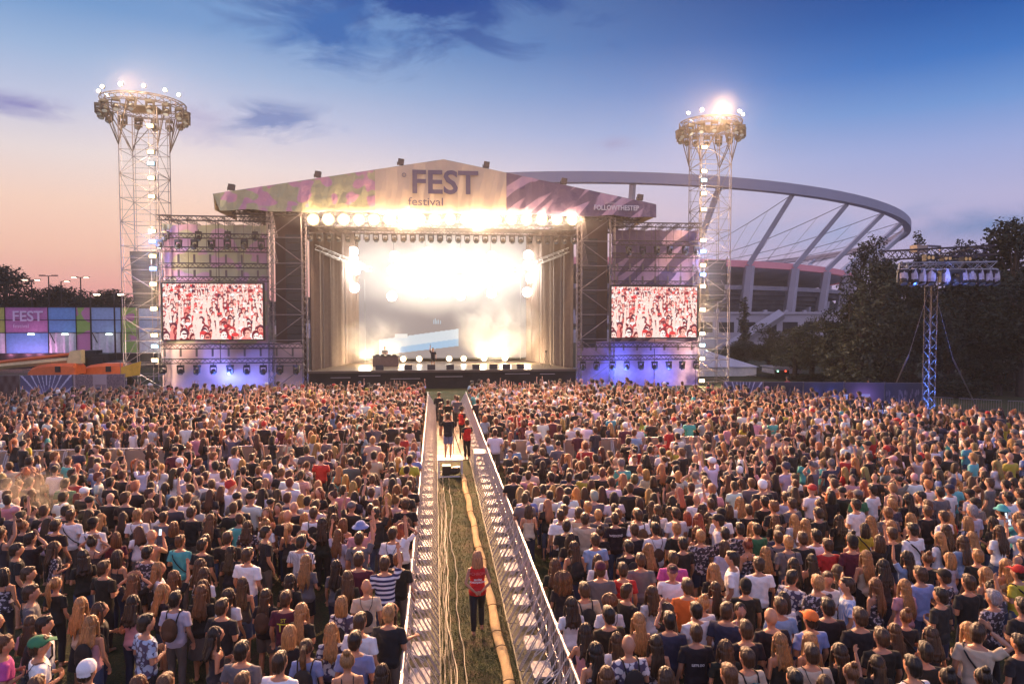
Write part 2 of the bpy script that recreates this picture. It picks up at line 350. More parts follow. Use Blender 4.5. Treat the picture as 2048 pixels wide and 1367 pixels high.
def hair_me(st, va=0):
    mb = MB(); hv = .0035; cap = lambda: mb.ell((0, -.014, 1.65), (.084, .099, .1), 18, 12)
    if st == 's': mb.ell((0, -.014, 1.655), (.083, .097, .096), 18, 12); mb.ell((0, -.05, 1.597), (.074, .06, .074), 14, 10); mb.ell((0, .03, 1.705), (.066, .066, .042), 12, 8); hv = .0028
    elif st == 'l':
        g = random.Random(va * 7 + 1); ln = (0, .07, .12, -.03)[va]; wd = (1, .9, 1.12, .8)[va]
        cap(); rows = [(1.62, .088, .06, -.055), (1.52, .088 * wd, .055, -.075), (1.44, .092 * wd, .048, -.1), (1.36 + ln * .5, .088 * wd, .036, -.12), (1.30 + ln * .6, .06 * wd, .02, -.125)]; hrings(mb, rows, 18); hv = (.004, .007, .006, .003)[va]
        for q in range(9):
            u = (q - 4) / 4 * .085 * wd; e = 1.16 + ln + g.uniform(-.05, .06) + abs(u) * .5; k_ = g.uniform(-.03, .03); mb.path([(u, -.09, 1.5), (u * 1.05, -.125, 1.38), (u * 1.05 + k_, -.15 + g.uniform(0, .015), 1.27 + ln * .5), (u * .9 + k_ * .4, -.145, e)], [.02, .026, .022, .006], 7)
        for s in (-1, 1): mb.path([(s * .07, .02, 1.65), (s * .085, .02, 1.53), (s * .1, -.01, 1.42), (s * .1, -.03, 1.34)], [.026, .024, .026, .012], 8)
    elif st == 'm': cap(); hrings(mb, [(1.64, .09, .085, -.03), (1.54, .1, .08, -.04), (1.46, .098, .07, -.045), (1.435, .08, .055, -.045)], 18); hv = .005
    elif st == 'c2': # big curly
        mb.ell((0, -.03, 1.63), (.15, .13, .15), 20, 14); mb.ell((0, -.06, 1.5), (.15, .09, .14), 16, 12); hv = .012
    elif st == 'q': mb.ell((0, -.02, 1.665), (.105, .11, .1), 20, 14); hv = .01
    elif st == 'p': cap(); mb.ell((0, -.06, 1.765), (.045, .045, .04), 12, 10); hv = .004
    elif st == 't': cap(); mb.path([(0, -.09, 1.70), (0, -.15, 1.67), (0, -.165, 1.55), (0, -.15, 1.4), (0, -.145, 1.28)], [.026, .034, .042, .036, .012], 10); hv = .004
    elif st == 'c': mb.ell((0, -.01, 1.675), (.088, .106, .082), 18, 12); mb.path([(0, .06, 1.685), (0, .17, 1.67)], [.075, .06], 14, .12); hv = 0
    elif st == 'h': mb.ell((0, -.005, 1.68), (.092, .108, .085), 18, 12); mb.rings([[V3((r_ * math.cos(a), r_ * 1.1 * math.sin(a), z)) for a in [2 * math.pi * j / 24 for j in range(24)]] for r_, z in ((.09, 1.69), (.15, 1.645), (.152, 1.635), (.09, 1.665))]); hv = 0
    elif st == 'b': mb.ell((0, -.012, 1.675), (.09, .108, .095), 18, 12); mb.ell((0, -.05, 1.62), (.078, .062, .05), 12, 10); hv = .001
    me = solid(mb, .01, 2, 'hat' if st in 'chb' else 'hair'); return wav(me, hv) if hv else me
# materials that take the colour of their object
M_skin = mat('skin', (.52, .24, .13), .5, var=.08, scale=14, bump=.15, bscale=120)
M_skin2 = mat('tanned_skin', (.42, .21, .13), .5, var=.08, scale=14, bump=.15, bscale=120)
def cloth(name, kind=None):
    m = mat(name, None, .85, var=.1, scale=5, bump=.5, bscale=16, sheen=.04, objcol=True)
    nt = m.node_tree; n = nt.nodes.new; l = nt.links.new; b = nt.nodes['Principled BSDF']; src = b.inputs['Base Color'].links[0].from_socket
    if kind:
        tc_ = n('ShaderNodeTexCoord'); mx = n('ShaderNodeMix'); mx.data_type = 'RGBA'; l(src, mx.inputs[6])
        if kind in ('hs', 'vs'):
            w = n('ShaderNodeTexWave'); w.wave_type = 'BANDS'; w.bands_direction = 'Z' if kind == 'hs' else 'X'; w.inputs['Scale'].default_value = 3.6 if kind == 'hs' else 11; w.inputs['Distortion'].default_value = .6
            l(tc_.outputs['Object'], w.inputs['Vector']); fo = w.outputs['Fac']; thr = .5; mx.inputs[7].default_value = (.025, .025, .09, 1) if kind == 'hs' else (.75, .75, .8, 1)
        elif kind == 'dark':  # pale flowers on a dark ground / dark figures on a pale ground
            w = n('ShaderNodeTexNoise'); w.inputs['Scale'].default_value = 17; w.inputs['Detail'].default_value = 3; l(tc_.outputs['Object'], w.inputs['Vector']); fo = w.outputs[0]; thr = .56; mx.inputs[7].default_value = (.5, .45, .5, 1)
        else:
            w = n('ShaderNodeTexVoronoi'); w.inputs['Scale'].default_value = 13; l(tc_.outputs['Object'], w.inputs['Vector']); fo = w.outputs['Distance']; thr = .55; mx.inputs[7].default_value = (.07, .06, .12, 1)
        g = n('ShaderNodeMapRange'); g.inputs[1].default_value = thr - .03; g.inputs[2].default_value = thr + .03; l(fo, g.inputs[0]); l(g.outputs[0], mx.inputs[0]); l(mx.outputs[2], b.inputs['Base Color'])
    return m
M_cloth = cloth('cotton'); M_hs = cloth('striped_cotton', 'hs'); M_vs = cloth('narrow_striped_cotton', 'vs'); M_dp = cloth('dark_patterned_cotton', 'dark'); M_lp = cloth('pale_patterned_cotton', 'pale')
M_tie = cloth('tie_dye', 'pale')
def hairmat():
    m = bpy.data.materials.new('hair_strands'); m.use_nodes = True; nt = m.node_tree; b = nt.nodes['Principled BSDF']; n = nt.nodes.new; l = nt.links.new
    oi = n('ShaderNodeObjectInfo'); tc_ = n('ShaderNodeTexCoord'); mp = n('ShaderNodeMapping'); mp.inputs['Scale'].default_value = (95, 95, 7); l(tc_.outputs['Object'], mp.inputs[0])
    no = n('ShaderNodeTexNoise'); no.inputs['Scale'].default_value = 1; no.inputs['Detail'].default_value = 3; no.inputs['Distortion'].default_value = .6; l(mp.outputs[0], no.inputs['Vector'])
    mr = n('ShaderNodeMapRange'); mr.inputs[1].default_value = .3; mr.inputs[2].default_value = .72; mr.inputs[3].default_value = .45; mr.inputs[4].default_value = 1.7; l(no.outputs[0], mr.inputs[0])
    v = n('ShaderNodeVectorMath'); v.operation = 'SCALE'; l(oi.outputs['Color'], v.inputs[0]); l(mr.outputs[0], v.inputs['Scale']); l(v.outputs[0], b.inputs['Base Color'])
    bp = n('ShaderNodeBump'); bp.inputs['Strength'].default_value = .9; bp.inputs['Distance'].default_value = .012; l(no.outputs[0], bp.inputs['Height']); l(bp.outputs[0], b.inputs['Normal'])
    b.inputs['Roughness'].default_value = .42; b.inputs['Sheen Weight'].default_value = .15; b.inputs['Sheen Roughness'].default_value = .35; b.inputs['Sheen Tint'].default_value = (1, .7, .45, 1)
    return m
M_hair = hairmat()
TOPC = {'W': (.80, .78, .80), 'K': (.007, .0065, .008), 'G': (.12, .115, .13), 'N': (.03, .035, .075), 'B': (.2, .26, .5), 'R': (.45, .02, .02), 'M': (.09, .012, .03), 'P': (.6, .3, .34), 'O': (.75, .17, .03),
        'Y': (.5, .42, .04), 'E': (.04, .2, .09), 'T': (.08, .42, .42), 'C': (.55, .45, .33), 'S': (.03, .025, .028), 'J': (.24, .35, .55), 'L': (.45, .42, .52), 'X': (.6, .58, .6), 'D': (.035, .03, .04), 'Z': (.72, .7, .76), 'V': (.04, .04, .06), 'Q': (.35, .45, .62), 'F': (.3, .45, .78), 'H': (.55, .08, .32)}
TOPN = {'W': 'white top', 'K': 'black top', 'G': 'grey top', 'N': 'navy top', 'B': 'blue top', 'R': 'red top', 'M': 'maroon top', 'P': 'pink top', 'O': 'orange top', 'Y': 'yellow top', 'E': 'green top', 'T': 'teal top', 'C': 'cream top',
        'S': 'dark strappy top', 'J': 'denim-blue shirt', 'L': 'lilac-grey top', 'X': 'pale patterned shirt', 'D': 'dark patterned top', 'Z': 'white top with navy stripes', 'V': 'dark pinstriped shirt', 'Q': 'blue tie-dye shirt', 'F': 'blue-and-white striped shirt', 'H': 'magenta top', '_': 'bare back'}
HAIRC = {'k': (.006, .004, .003), 'd': (.016, .008, .004), 'b': (.045, .02, .008), 'o': (.11, .042, .014), 'y': (.3, .145, .05), 'g': (.25, .24, .26), 'r': (.2, .035, .015), 'w': (.6, .52, .45)}
PHR = [('hang', 'hang'), ('front', 'front'), ('hang', 'up'), ('head', 'head'), ('up', 'up'), ('rail', 'rail'), ('phone', 'phone'), ('front', 'hang')]
PK = {0: 'standing with arms down', 1: 'with folded arms', 2: 'with one arm raised', 3: 'with both hands on head', 4: 'with both arms raised', 5: 'leaning on the barrier', 6: 'holding hands before face', 7: 'standing with one arm bent'}
_cache = {}
def get(kind, *a):
    key = (kind,) + a
    if key not in _cache:
        if kind == 'body': sex, L_, R_, lg = a; _cache[key] = bighead(solid(body_mb(sex, L_, R_, lg), .0095, 2, 'person')); _cache[key].materials.append(M_skin)
        elif kind == 'shirt': _cache[key] = shirt_mb(*a); _cache[key].materials.append(M_cloth)
        elif kind == 'legs': _cache[key] = legs_mb(*a); _cache[key].materials.append(M_cloth)
        elif kind == 'hair': _cache[key] = bighead(hair_me(*a), True); _cache[key].materials.append(M_hair if a[0] not in 'chb' else M_cloth)
    return _cache[key]
def child(name, me, parent, col=None, m=None):
    o = bpy.data.objects.new(name, me); COL.objects.link(o); o.parent = parent
    if col: o.color = (*col, 1)
    if m: o.material_slots[0].link = 'OBJECT'; o.material_slots[0].material = m
    return o
def person(loc, rz, h, sex, hc, hs, top, pose, label, group=None, hatc=None, bottom=None, bkind='long', legs='stand', shirtkind=None, mirror=1, jit=0.):
    L_, R_ = pose if isinstance(pose, tuple) else PHR[pose]
    o = bpy.data.objects.new('person', get('body', sex, L_, R_, legs)); COL.objects.link(o)
    if rnd.random() < .3: o.material_slots[0].link = 'OBJECT'; o.material_slots[0].material = M_skin2
    o.location = loc; s = h / 1.735; o.scale = (s * mirror * (1 + jit), s * (1 + jit * .6), s); o.rotation_euler = (0, 0, rz); tag(o, label, 'person', group)
    kind = shirtkind or ('strap' if top == 'S' else 'tee')
    if top != '_':
        mm = {'Z': M_hs, 'V': M_vs, 'F': M_vs, 'X': M_lp, 'D': M_dp, 'Q': M_tie}.get(top)
        cc = TOPC[top]; v = 1 + rnd.uniform(-.12, .1); cc = tuple(min(.85, q * v + (rnd.uniform(0, .008) if top in 'KS' else 0)) for q in cc)
        child('shirt', get('shirt', sex, L_, R_, kind), o, cc, mm)
    child({'long': 'trousers', 'short': 'shorts', 'skirt': 'skirt'}[bkind], get('legs', sex, bkind, legs), o, bottom or rnd.choice([(.015, .015, .02), (.02, .03, .07), (.05, .08, .16), (.12, .1, .09), (.015, .015, .02)]))
    if hs != '0':
        if hs in 'chb': child('hair', get('hair', 's'), o, HAIRC[rnd.choice('dbk')]); ht = child('hat', get('hair', hs), o, hatc)
        else:
            v = rnd.uniform(.8, 1.25); child('hair', get('hair', hs, rnd.randrange(4)) if hs == 'l' else get('hair', hs), o, tuple(q * v for q in HAIRC[hc]))
    return o
# ---- the people nearest the camera: head position in the photo, sex, hair, top, flags
PPL = '''@0 1020 3.94
210 50 m ds K >;122 15 m cP D u;350 10 m bs K;500 10 m ws W;575 40 m bs W /;690 50 f dl K >;790 60 f yl D;735 110 m ck W /;920 60 f dl S;1095 35 m ys W -;1160 50 f ol W h;1290 60 m bs G
1510 20 m bs K;180 130 f op K;240 230 m ds K h;130 320 m ds K >;430 300 f bl D >;655 370 f dl K <;760 255 f dp S h;885 230 f om M <;1190 210 m 0 _ f;1165 340 m ks D;930 370 f dm S;1490 250 m os T /;1570 260 m ds K
225 510 m bs K >;820 460 m bs K;1250 470 f yl W >/;1055 560 f ol K h;1370 540 f ol K u;1590 460 f bl W;440 590 f yt K;245 660 m bs G >;1290 640 f yl K >;1600 640 f bl K;1440 690 m ks L +;1030 740 f dl P;810 790 f bl K >
640 750 f yl C;720 900 f yl P +;200 910 f bl P /;345 910 m ks W +>;1150 900 m ks Q >;310 1080 m cE W ->;30 1070 m os H >;690 1280 m bW W;10 880 m 0 K >;1100 1390 f ol K;1300 1385 m os K;290 1400 m os K
@400 1020 3.94
110 60 f ol K;170 60 f dp K h;262 -15 m ds K;390 130 f bl D;570 110 f yp W -;700 150 f yt S;750 70 f ym P;620 20 f ol K ^;690 10 m 0 K;910 -5 m bs L +;965 110 f dl K;1130 110 f om D;1265 145 m hB P u;1090 200 f ol L v
1255 230 m bs G u/;1390 0 m ds K;1520 190 m bs W -u;1590 150 f rm W h;210 230 m bs K;15 260 f bm K;240 330 f dl K;375 360 m bs W;800 255 m ks V;835 410 f yl G;1240 400 m bs M;1080 450 f dl G;1170 530 f bl K;1470 420 m bs Z u;1590 400 m os K
25 490 f bl W;710 560 f dl K;1310 610 m 0 C -;335 590 f bl S;25 640 f ol K;520 680 f bl K +;160 680 f bl W;705 720 m bs M;775 785 f yl K;175 770 m bs K;1120 740 f ym X -;1515 800 f bl S >a;1435 840 m ys K;1310 880 m bs W
710 980 f ym K;1040 960 f yl X;840 1090 f bt B +;1220 1040 m ks B /;1165 1190 f yp S;630 1210 m bs W;1435 1290 f bl K;335 1370 m os K
@1100 1020 3.94
125 20 m bs W;130 130 m ds K;260 50 m bs C;160 230 f dm K;395 180 f bp K;330 50 m ys G;520 50 m bs K;355 240 m bs J;190 300 f bl S +;700 40 m bs W +;665 160 m bs K;850 60 f kl G;905 10 m bs W;1000 150 m ys K;1110 60 f rm W;1120 180 f ol D
865 150 m ks W -;1195 20 f dl D;1330 70 m cK W <;1185 210 m ys D;1380 190 m ks D;1045 270 m ks K;1510 150 m ks D;1600 150 f yl D;1670 160 m bs E;1780 80 f ol K;1740 170 m bs N +;1850 240 m bs G /;1580 290 f rp D;1700 330 f yl K
655 290 m ks K +;740 320 f yl K;1370 290 f bm L;375 400 f bl W;415 470 m cM G;40 440 f ol K;100 550 f oc2 K;555 480 m bs R;715 400 m bs G;970 385 m bs H;965 495 m cM W ^;1340 470 f yl K;1420 400 m ks W <;1610 430 m bs W;1085 610 m bs O
1540 610 m bK K;215 660 m bs C +;115 730 f dl W;600 650 m bs K >;475 730 f oq W -;800 660 f bl W;1300 620 f bl C;920 800 f bl K <h;1200 740 f yp W;1160 800 m ks W;1375 800 m bs N >;1500 800 f dt P ^;1820 740 m bs J;1815 930 m 0 K
695 900 f yl S;580 850 m ks K;475 1010 f bl W;950 920 m ks N;1220 980 m bs K;595 1070 m 0 X +;1440 1050 f bl K;1590 980 m bs K;1500 1130 m bs C +;860 1040 f dl D;190 980 f dl P a;230 1130 f kl D;330 1320 f ol K;910 1320 f bm D;1410 1310 m os K;1870 1050 f yl S
@1560 1020 3.94
110 80 f yl W;190 110 f yl W;345 30 m ds K;420 80 f dl K;600 -30 m bs G;665 150 f dm Y /;740 90 f yl W;845 30 m os G;880 130 f yl W;895 190 m bs K;1005 70 f yl G;1030 160 m ks W /;1120 170 f bl W ^;1205 210 f yl W +;1305 160 f bl S;1300 50 m bs W
1180 10 m bs K;1350 60 f yl R;1460 90 f ym D;1520 20 m gs L;1430 250 f bl J;1510 220 f yl W;1625 90 f dl K;1740 170 f bl W;1770 15 m hT W;1850 60 f yl T f;1900 130 m bs W f;40 240 m ys G -;125 220 m bs K;300 220 m ks W;425 280 m bs R
530 270 m bK M;560 225 f dp G;665 365 f yl C;780 250 f bm K u;250 400 f dl S;105 430 f dl P;1000 380 f dl J v;785 430 f kl S;1160 390 f op K;1365 390 f ym L;1585 380 m ys K;1615 510 f yl G;1760 450 f yl C;1830 470 m cR Y /;1490 580 m bs K
1290 530 f cK D;1055 520 m bs B;850 600 f ol D;930 590 f yl P;140 550 m ks X >;375 550 m bs W ^;450 490 f bl K;530 600 m bs F <h;255 565 m ys D;20 730 f dm W;240 870 m cO B;375 770 m ks K;630 850 m bs K;990 850 f op K /;1690 700 m gs D u
1660 620 f kp K;1265 680 m ks K;1900 760 m ks K;1185 990 f bl S;800 1010 m bs K;900 960 f ol K;1560 980 m bs C />h;1480 950 f yl W;190 1080 m bs C -;80 1070 f yl S;370 1120 f dl K;525 1270 f op K u;1040 1200 m ks W -;1165 1150 m ks K;1170 1300 f kp S
1590 1330 f dp K;1890 1060 m ks K;770 1240 f dl K;130 1340 m ks K;310 1340 f bl K
@0 760 4.096
55 850 m ks W;60 950 m bs W;245 840 m ks D;320 810 f ol D;535 850 m ds E;525 960 m bs W;575 1060 m ks K >;690 925 m cW K;735 1000 m cK K >;900 970 m 0 K;905 840 m ks K;890 770 m bs V;1005 780 m bs K;1080 890 f ol D v;1240 870 f dm K >
1355 880 f dl J +;1425 760 f bl W;1555 800 m bs L;1635 830 m bs W;1690 790 m bs K;1815 780 m bs W;1955 830 m os X;1735 930 f bl D;1805 910 f ol D;1540 970 m bs W -;1960 970 m cK G;1910 1030 m bs K;1250 1010 f bl K u;1300 980 f bl D;1610 1030 f dm L;1460 990 f ol D
@1400 780 3.16
30 590 m bs W;75 630 m ys P +;80 690 f kl D;20 710 m bs W;215 610 m bs W;355 590 m os G;400 600 m 0 D;470 560 f dl S >;600 560 m bs W;250 710 f yl W;410 710 m ks K;465 740 m os K;540 680 m bs L;580 720 m bs G;720 630 m cR W;755 720 f bl W <;800 660 f km K
855 600 m bs O;885 650 m cK K;985 720 m ks W;970 660 m cG E;640 650 f bl D;1035 600 f rl S;1130 640 m ks W;1215 700 f yl D;1290 680 m kl K;1375 680 m ks G <;1440 740 m os K;1440 600 m ys W;1580 630 m cN W;1515 650 m ks G;1700 660 m cK L;1740 720 m cK G
1840 590 m bs G;1920 600 m ks G;1945 680 m ks W;2020 660 m bs W;190 760 f bm K;300 760 m bs K;120 800 m cK W
@480 860 5.12
500 545 m os Z;530 455 m bs W;605 470 m bs P;265 540 f yl G;800 560 f yl S;810 640 f ol K ^;945 590 f kl K;1060 620 m bs P;1160 570 f yl D;1195 680 f dl D;1560 540 f kl S;1605 610 f ol C;1595 690 f yl G;1675 760 m bs K +;1750 610 m os K;1810 600 m bs K
1330 650 m bs K q;1095 800 m cG K v;1390 840 m ks K u;1460 840 f ol D;690 730 m ks X;790 800 m bs W +;630 710 f yl K;460 700 m bs N;370 650 f bl D;385 840 f ol D ^;250 640 f kl W;120 710 m cK W;260 760 f cK D;495 830 m 0 K;560 890 f ym D;920 840 f dl K
870 900 f bl D;200 570 m bs D;1355 510 m bs X;1555 430 m bs X;1080 500 f yl D;1210 520 f bm O;1820 510 f ol D
@960 860 4.452
290 430 m bs K;430 410 m bs P;365 550 f yl K;330 620 m bs G;415 590 m bs B;430 710 f bm C;490 540 f bl K;570 540 m ks W;610 580 m ks W;610 660 f yl K;665 540 f yl S;715 540 f bl K;795 560 m cK W +;755 630 m ks W;765 750 m bs W;855 550 f yl D;940 560 f bl D
1015 590 m gs G;960 690 m ys G;905 760 m bs C;1155 470 m bs W;1190 600 m km X;1060 540 f bl K;1270 430 f yl S;1335 520 m bs K;1440 640 f bm D;1535 610 f dm K;1530 680 f bl K u;1700 630 f dl K q;1650 730 m bs W;1745 760 f dl K;1430 760 m ys G;1210 780 m os K
1720 500 f bp S;1810 550 f yl K;1870 520 m bs K;1980 640 m 0 W u;1980 770 f dl K;2000 470 m bs W;1895 770 f rl K;1540 450 f bm K'''
def parse():
    out_ = []; ox = oy = sc_ = 0
    for line in PPL.split('\n'):
        if line[0] == '@': ox, oy, sc_ = map(float, line[1:].split()); continue
        for e in line.split(';'):
            p = e.split(); fl = p[5] if len(p) > 5 else ''
            x, y = ox + float(p[0]) / sc_, oy + float(p[1]) / sc_; sex = p[2]; hr = p[3]; hatc = None
            if hr == '0': hc, hs = 'k', '0'
            elif hr[0] in 'cbh' and hr[1:] and (hr[1].isupper() or hr == 'ck'): hs = hr[0]; hc = 'd'; hatc = TOPC.get(hr[1].upper(), (.02, .02, .02))
            else: hc, hs = hr[0], hr[1:]
            h = rnd.uniform(1.74, 1.88) if sex == 'm' else rnd.uniform(1.62, 1.74)
            g = gr(x, y, .935 * h)
            out_.append(dict(x=g.x, y=g.y, px=x, py=y, sex=sex, hc=hc, hs=hs, hatc=hatc, top=p[4], fl=fl, h=h))
    return out_
P_ = parse()
AX0, AX1 = -.78, 2.36     # crowd edges beside the aisle barriers
BARX = 29.4
for it in range(60):      # nobody stands inside another or inside the barriers
    for i, a in enumerate(P_):
        for b in P_[i + 1:]:
            dx, dy = b['x'] - a['x'], b['y'] - a['y']; d = math.hypot(dx, dy)
            if d < .5:
                k = (.5 - d) / 2 / max(d, .01); a['x'] -= dx * k; a['y'] -= dy * k; b['x'] += dx * k; b['y'] += dy * k
    for a in P_:
        if AX0 < a['x'] < .8: a['x'] = AX0
        elif .8 <= a['x'] < AX1: a['x'] = AX1
def gap(x, y, r): return all((q['x'] - x) ** 2 + (q['y'] - y) ** 2 > r * r for q in P_)
for n_ in range(4000):     # the few open places among the nearest rows
    y = rnd.uniform(9.2, 19); x = rnd.uniform(-15, 18); zc = x * math.sin(YAW) + y * math.cos(YAW); xc = x * math.cos(YAW) - y * math.sin(YAW)
    if AX0 < x < AX1 or abs(xc) > zc * .76 or not gap(x, y, .8 if y < 13 else .74): continue
    sex = rnd.choice('mf'); h = rnd.uniform(1.72, 1.85) if sex == 'm' else rnd.uniform(1.6, 1.72)
    P_.append(dict(x=x, y=y, px=-999, py=-999, sex=sex, hc=rnd.choice('dboky'), hs='s' if sex == 'm' else rnd.choice('llmt'), hatc=None, top=rnd.choice('KKWKGSDKWN'), fl=rnd.choice(['', '', '', 'h', 'u', '>', '<', '-']), h=h))
P_.sort(key=lambda a: a['y'])
NEAR = P_[:300]
def pose_of(a):
    f = a['fl']
    if 'q' in f: return ('up', 'up'), 4
    if 'h' in f: return ('head', 'head') if a['sex'] == 'f' else ('hang', 'head'), 3 if a['sex'] == 'f' else 33
    if 'u' in f: return ('hang', 'up'), 2
    if 'v' in f: return ('up', 'hang'), 22
    if 'f' in f: return ('phone', 'phone'), 6
    if 'a' in f: return ('rail', 'rail'), 5
    return rnd.choice([(('hang', 'hang'), 0), (('front', 'front'), 1), (('front', 'front'), 1), (('front', 'hang'), 7)])
PW = {0: 'arms down', 1: 'arms folded', 2: 'right arm raised', 22: 'left arm raised', 3: 'hands on head', 33: 'hand on head', 4: 'both arms raised', 5: 'leaning on barrier', 6: 'hands held up', 7: 'left arm bent'}
ORD = ['nearest', 'second', 'third', 'fourth', 'fifth', 'sixth', 'seventh', 'eighth', 'ninth', 'tenth'] + ['%dth' % i if i % 10 not in (1, 2, 3) or i in (11, 12, 13) else '%d%s' % (i, {1: 'st', 2: 'nd', 3: 'rd'}[i % 10]) for i in range(11, 60)]
# rows of each half of the crowd, and places in a row counted from the aisle
for a in NEAR: a['pose'], a['pk'] = pose_of(a); a['side'] = 'left' if a['x'] < .8 else 'right'
for side in ('left', 'right'):
    S_ = [a for a in NEAR if a['side'] == side]; per = 12 if side == 'left' else 15; S_.sort(key=lambda a: a['y'])
    for r_ in range(0, len(S_), per):
        row = sorted(S_[r_:r_ + per], key=lambda a: abs(a['x'] - .8))
        for i, a in enumerate(row): a['row'] = r_ // per; a['place'] = i
mb = MB(); mb.path([(-.13, -.12, 1.4), (-.14, -.2, 1.3)], .012, 5)
def bag_me(kind):
    mb = MB()
    if kind == '+':
        mb.ell((0, -.21, 1.19), (.15, .085, .21), 16, 12); mb.ell((0, -.27, 1.12), (.11, .05, .1), 12, 8)
        me = solid(mb, .012, 2, 'backpack')
        return me
    if kind == '-': mb.ell((0, -.175, 1.12), (.125, .05, .15), 14, 10); mb.path([(0, -.17, 1.24), (0, -.165, 1.27)], [.06, .03], 8); return solid(mb, .012, 1, 'bag')
    if kind == '/': mb.ell((.2, .02, .95), (.05, .09, .08), 12, 8); return solid(mb, .012, 1, 'bag')
def strap_me(kind):
    mb = MB(); t_ = .009 if kind == '-' else .02
    if kind in '+-':
        for s in (-1, 1):
            xb = .05 if kind == '-' else .09
            mb.path([(s * xb, -.165, 1.26), (s * .1, -.14, 1.36), (s * .115, -.075, 1.455), (s * .115, .03, 1.45), (s * .125, .115, 1.36), (s * .15, .12, 1.2), (s * .185, 0, 1.06)], t_, 6, .5)
    else:
        pts = []
        for i in range(17):
            q = 2 * math.pi * i / 16; x = .205 * math.cos(q); y = .165 * math.sin(q); pts.append((x, y, 1.22 - x * 1.15))
        pts = [(x * (1 if z < 1.4 else .85), y * (1 if z < 1.36 else .72), min(z, 1.46)) for x, y, z in pts]; mb.path(pts, .017, 6, .5)
    return mb.mesh('strap', True)
BAG = {k: (bag_me(k), strap_me(k)) for k in '+-/'}
for b_, s_ in BAG.values(): b_.materials.append(M_cloth); s_.materials.append(M_cloth)
STAGE_C = V3((4, 64, 0))
for a in NEAR:
    d = STAGE_C - V3((a['x'], a['y'], 0)); rz = math.atan2(d.y, d.x) - math.pi / 2 + rnd.uniform(-.25, .25)
    if '>' in a['fl']: rz -= R(48)
    if '<' in a['fl']: rz += R(48)
    if '^' in a['fl']: rz += R(165)
    a['rz'] = rz
    lab = 'person in %s, %s, %s crowd, %s row, %s from aisle' % (('strappy top' if a['top'] == 'S' else TOPN[a['top']]), PW[a['pk']], a['side'], ORD[a['row']], ORD[a['place']] if a['place'] else 'first')
    lab = lab.replace('with navy stripes', 'navy-striped').replace('white top navy', 'navy').replace('blue-and-white striped', 'blue-striped')
    a['lab'] = lab
    o = person((a['x'], a['y'], 0), rz, a['h'], a['sex'], a['hc'], a['hs'], a['top'], a['pose'], lab, 'people of the audience', a['hatc'], bkind='long' if rnd.random() < .6 else 'short' if a['sex'] == 'm' or rnd.random() < .6 else 'skirt', jit=rnd.uniform(-.05, .08), shirtkind='strap' if (a['top'] in 'SDPGC' and a['sex'] == 'f' and rnd.random() < .6) else None)
    a['ob'] = o
    for k in '+-/':
        if k in a['fl']:
            g = bpy.data.objects.new({'+': 'backpack', '-': 'drawstring_bag', '/': 'shoulder_bag'}[k], BAG[k][0]); COL.objects.link(g)
            g.location = o.location; g.rotation_euler = o.rotation_euler; g.scale = o.scale; cc = rnd.choice([(.012, .012, .014)] * 4 + [(.08, .04, .02), (.02, .1, .12)]); g.color = (*cc, 1)
            child('strap', BAG[k][1], g, (.012, .012, .014))
            tag(g, '%s on person in %s, %s crowd, %s row, %s from aisle' % ({'+': 'dark backpack', '-': 'black drawstring bag', '/': 'dark shoulder bag'}[k], 'strappy top' if a['top'] == 'S' else TOPN[a['top']].replace('with navy stripes', 'navy-striped'), a['side'], ORD[a['row']], ORD[a['place']] if a['place'] else 'first'), 'bag', 'bags worn in the crowd')
# print on two shirts
M_ink = mat('ink', (.05, .05, .09), .7); M_inkw = mat('white_ink', (.7, .68, .7), .7); M_inky = mat('yellow_ink', (.6, .5, .03), .7)
def back_text(o, s, size, z, m, sx_=1., x0=0., ry=.145, name='lettering'):
    t_ = text(s, name, size, m, None, None, 0, .002, sx_); me = t_.data
    for v in me.vertices:
        x, y = v.co.x + x0, v.co.y; v.co = V3((x, -ry * math.sqrt(max(.1, 1 - (x / .23) ** 2)) - .006, z + y))
    t_.parent = o; return t_
def near_at(px, py): return min(P_, key=lambda a: (a['px'] - px) ** 2 + (a['py'] - py) ** 2)
for px, py, s, z, m, sz in ((292, 1248, 'it happens...', 1.2, M_ink, .075), (292, 1248, 'life goes on', 1.1, M_ink, .075), (579, 1203, 'ST', 1.33, M_inky, .09), (579, 1203, 'TT', 1.2, M_inky, .2), (1232, 1033, 'WEEKEND', 1.28, M_inkw, .07), (1410, 1269, 'LET\'S DO', 1.2, M_inkw, .05), (1025, 957, 'NO BRAIN', 1.26, M_inkw, .09)):
    a = near_at(px, py)
    if 'ob' in a: back_text(a['ob'], s, sz, z, m)
# phones held up
for a in NEAR:
    if 'f' in a['fl']:
        ph = MB().box((0, 0, 0), (.075, .009, .15)); p2 = ph.build('phone', M_black); q = a['ob'].matrix_basis
        p2.location = q @ V3((0, .3, 1.63)); p2.rotation_euler = (R(-8), 0, a['rz'])
        scn = MB().box((0, -.006, 0), (.066, .003, .138)).build('screen', emat('phone_screen', (.75, .85, 1), 1.6), p2)
        tag(p2, 'lit phone held up by %s-half person in %s, %s row, %s from aisle' % (a['side'], TOPN[a['top']], ORD[a['row']], ORD[a['place']] if a['place'] else 'first'), 'phone')

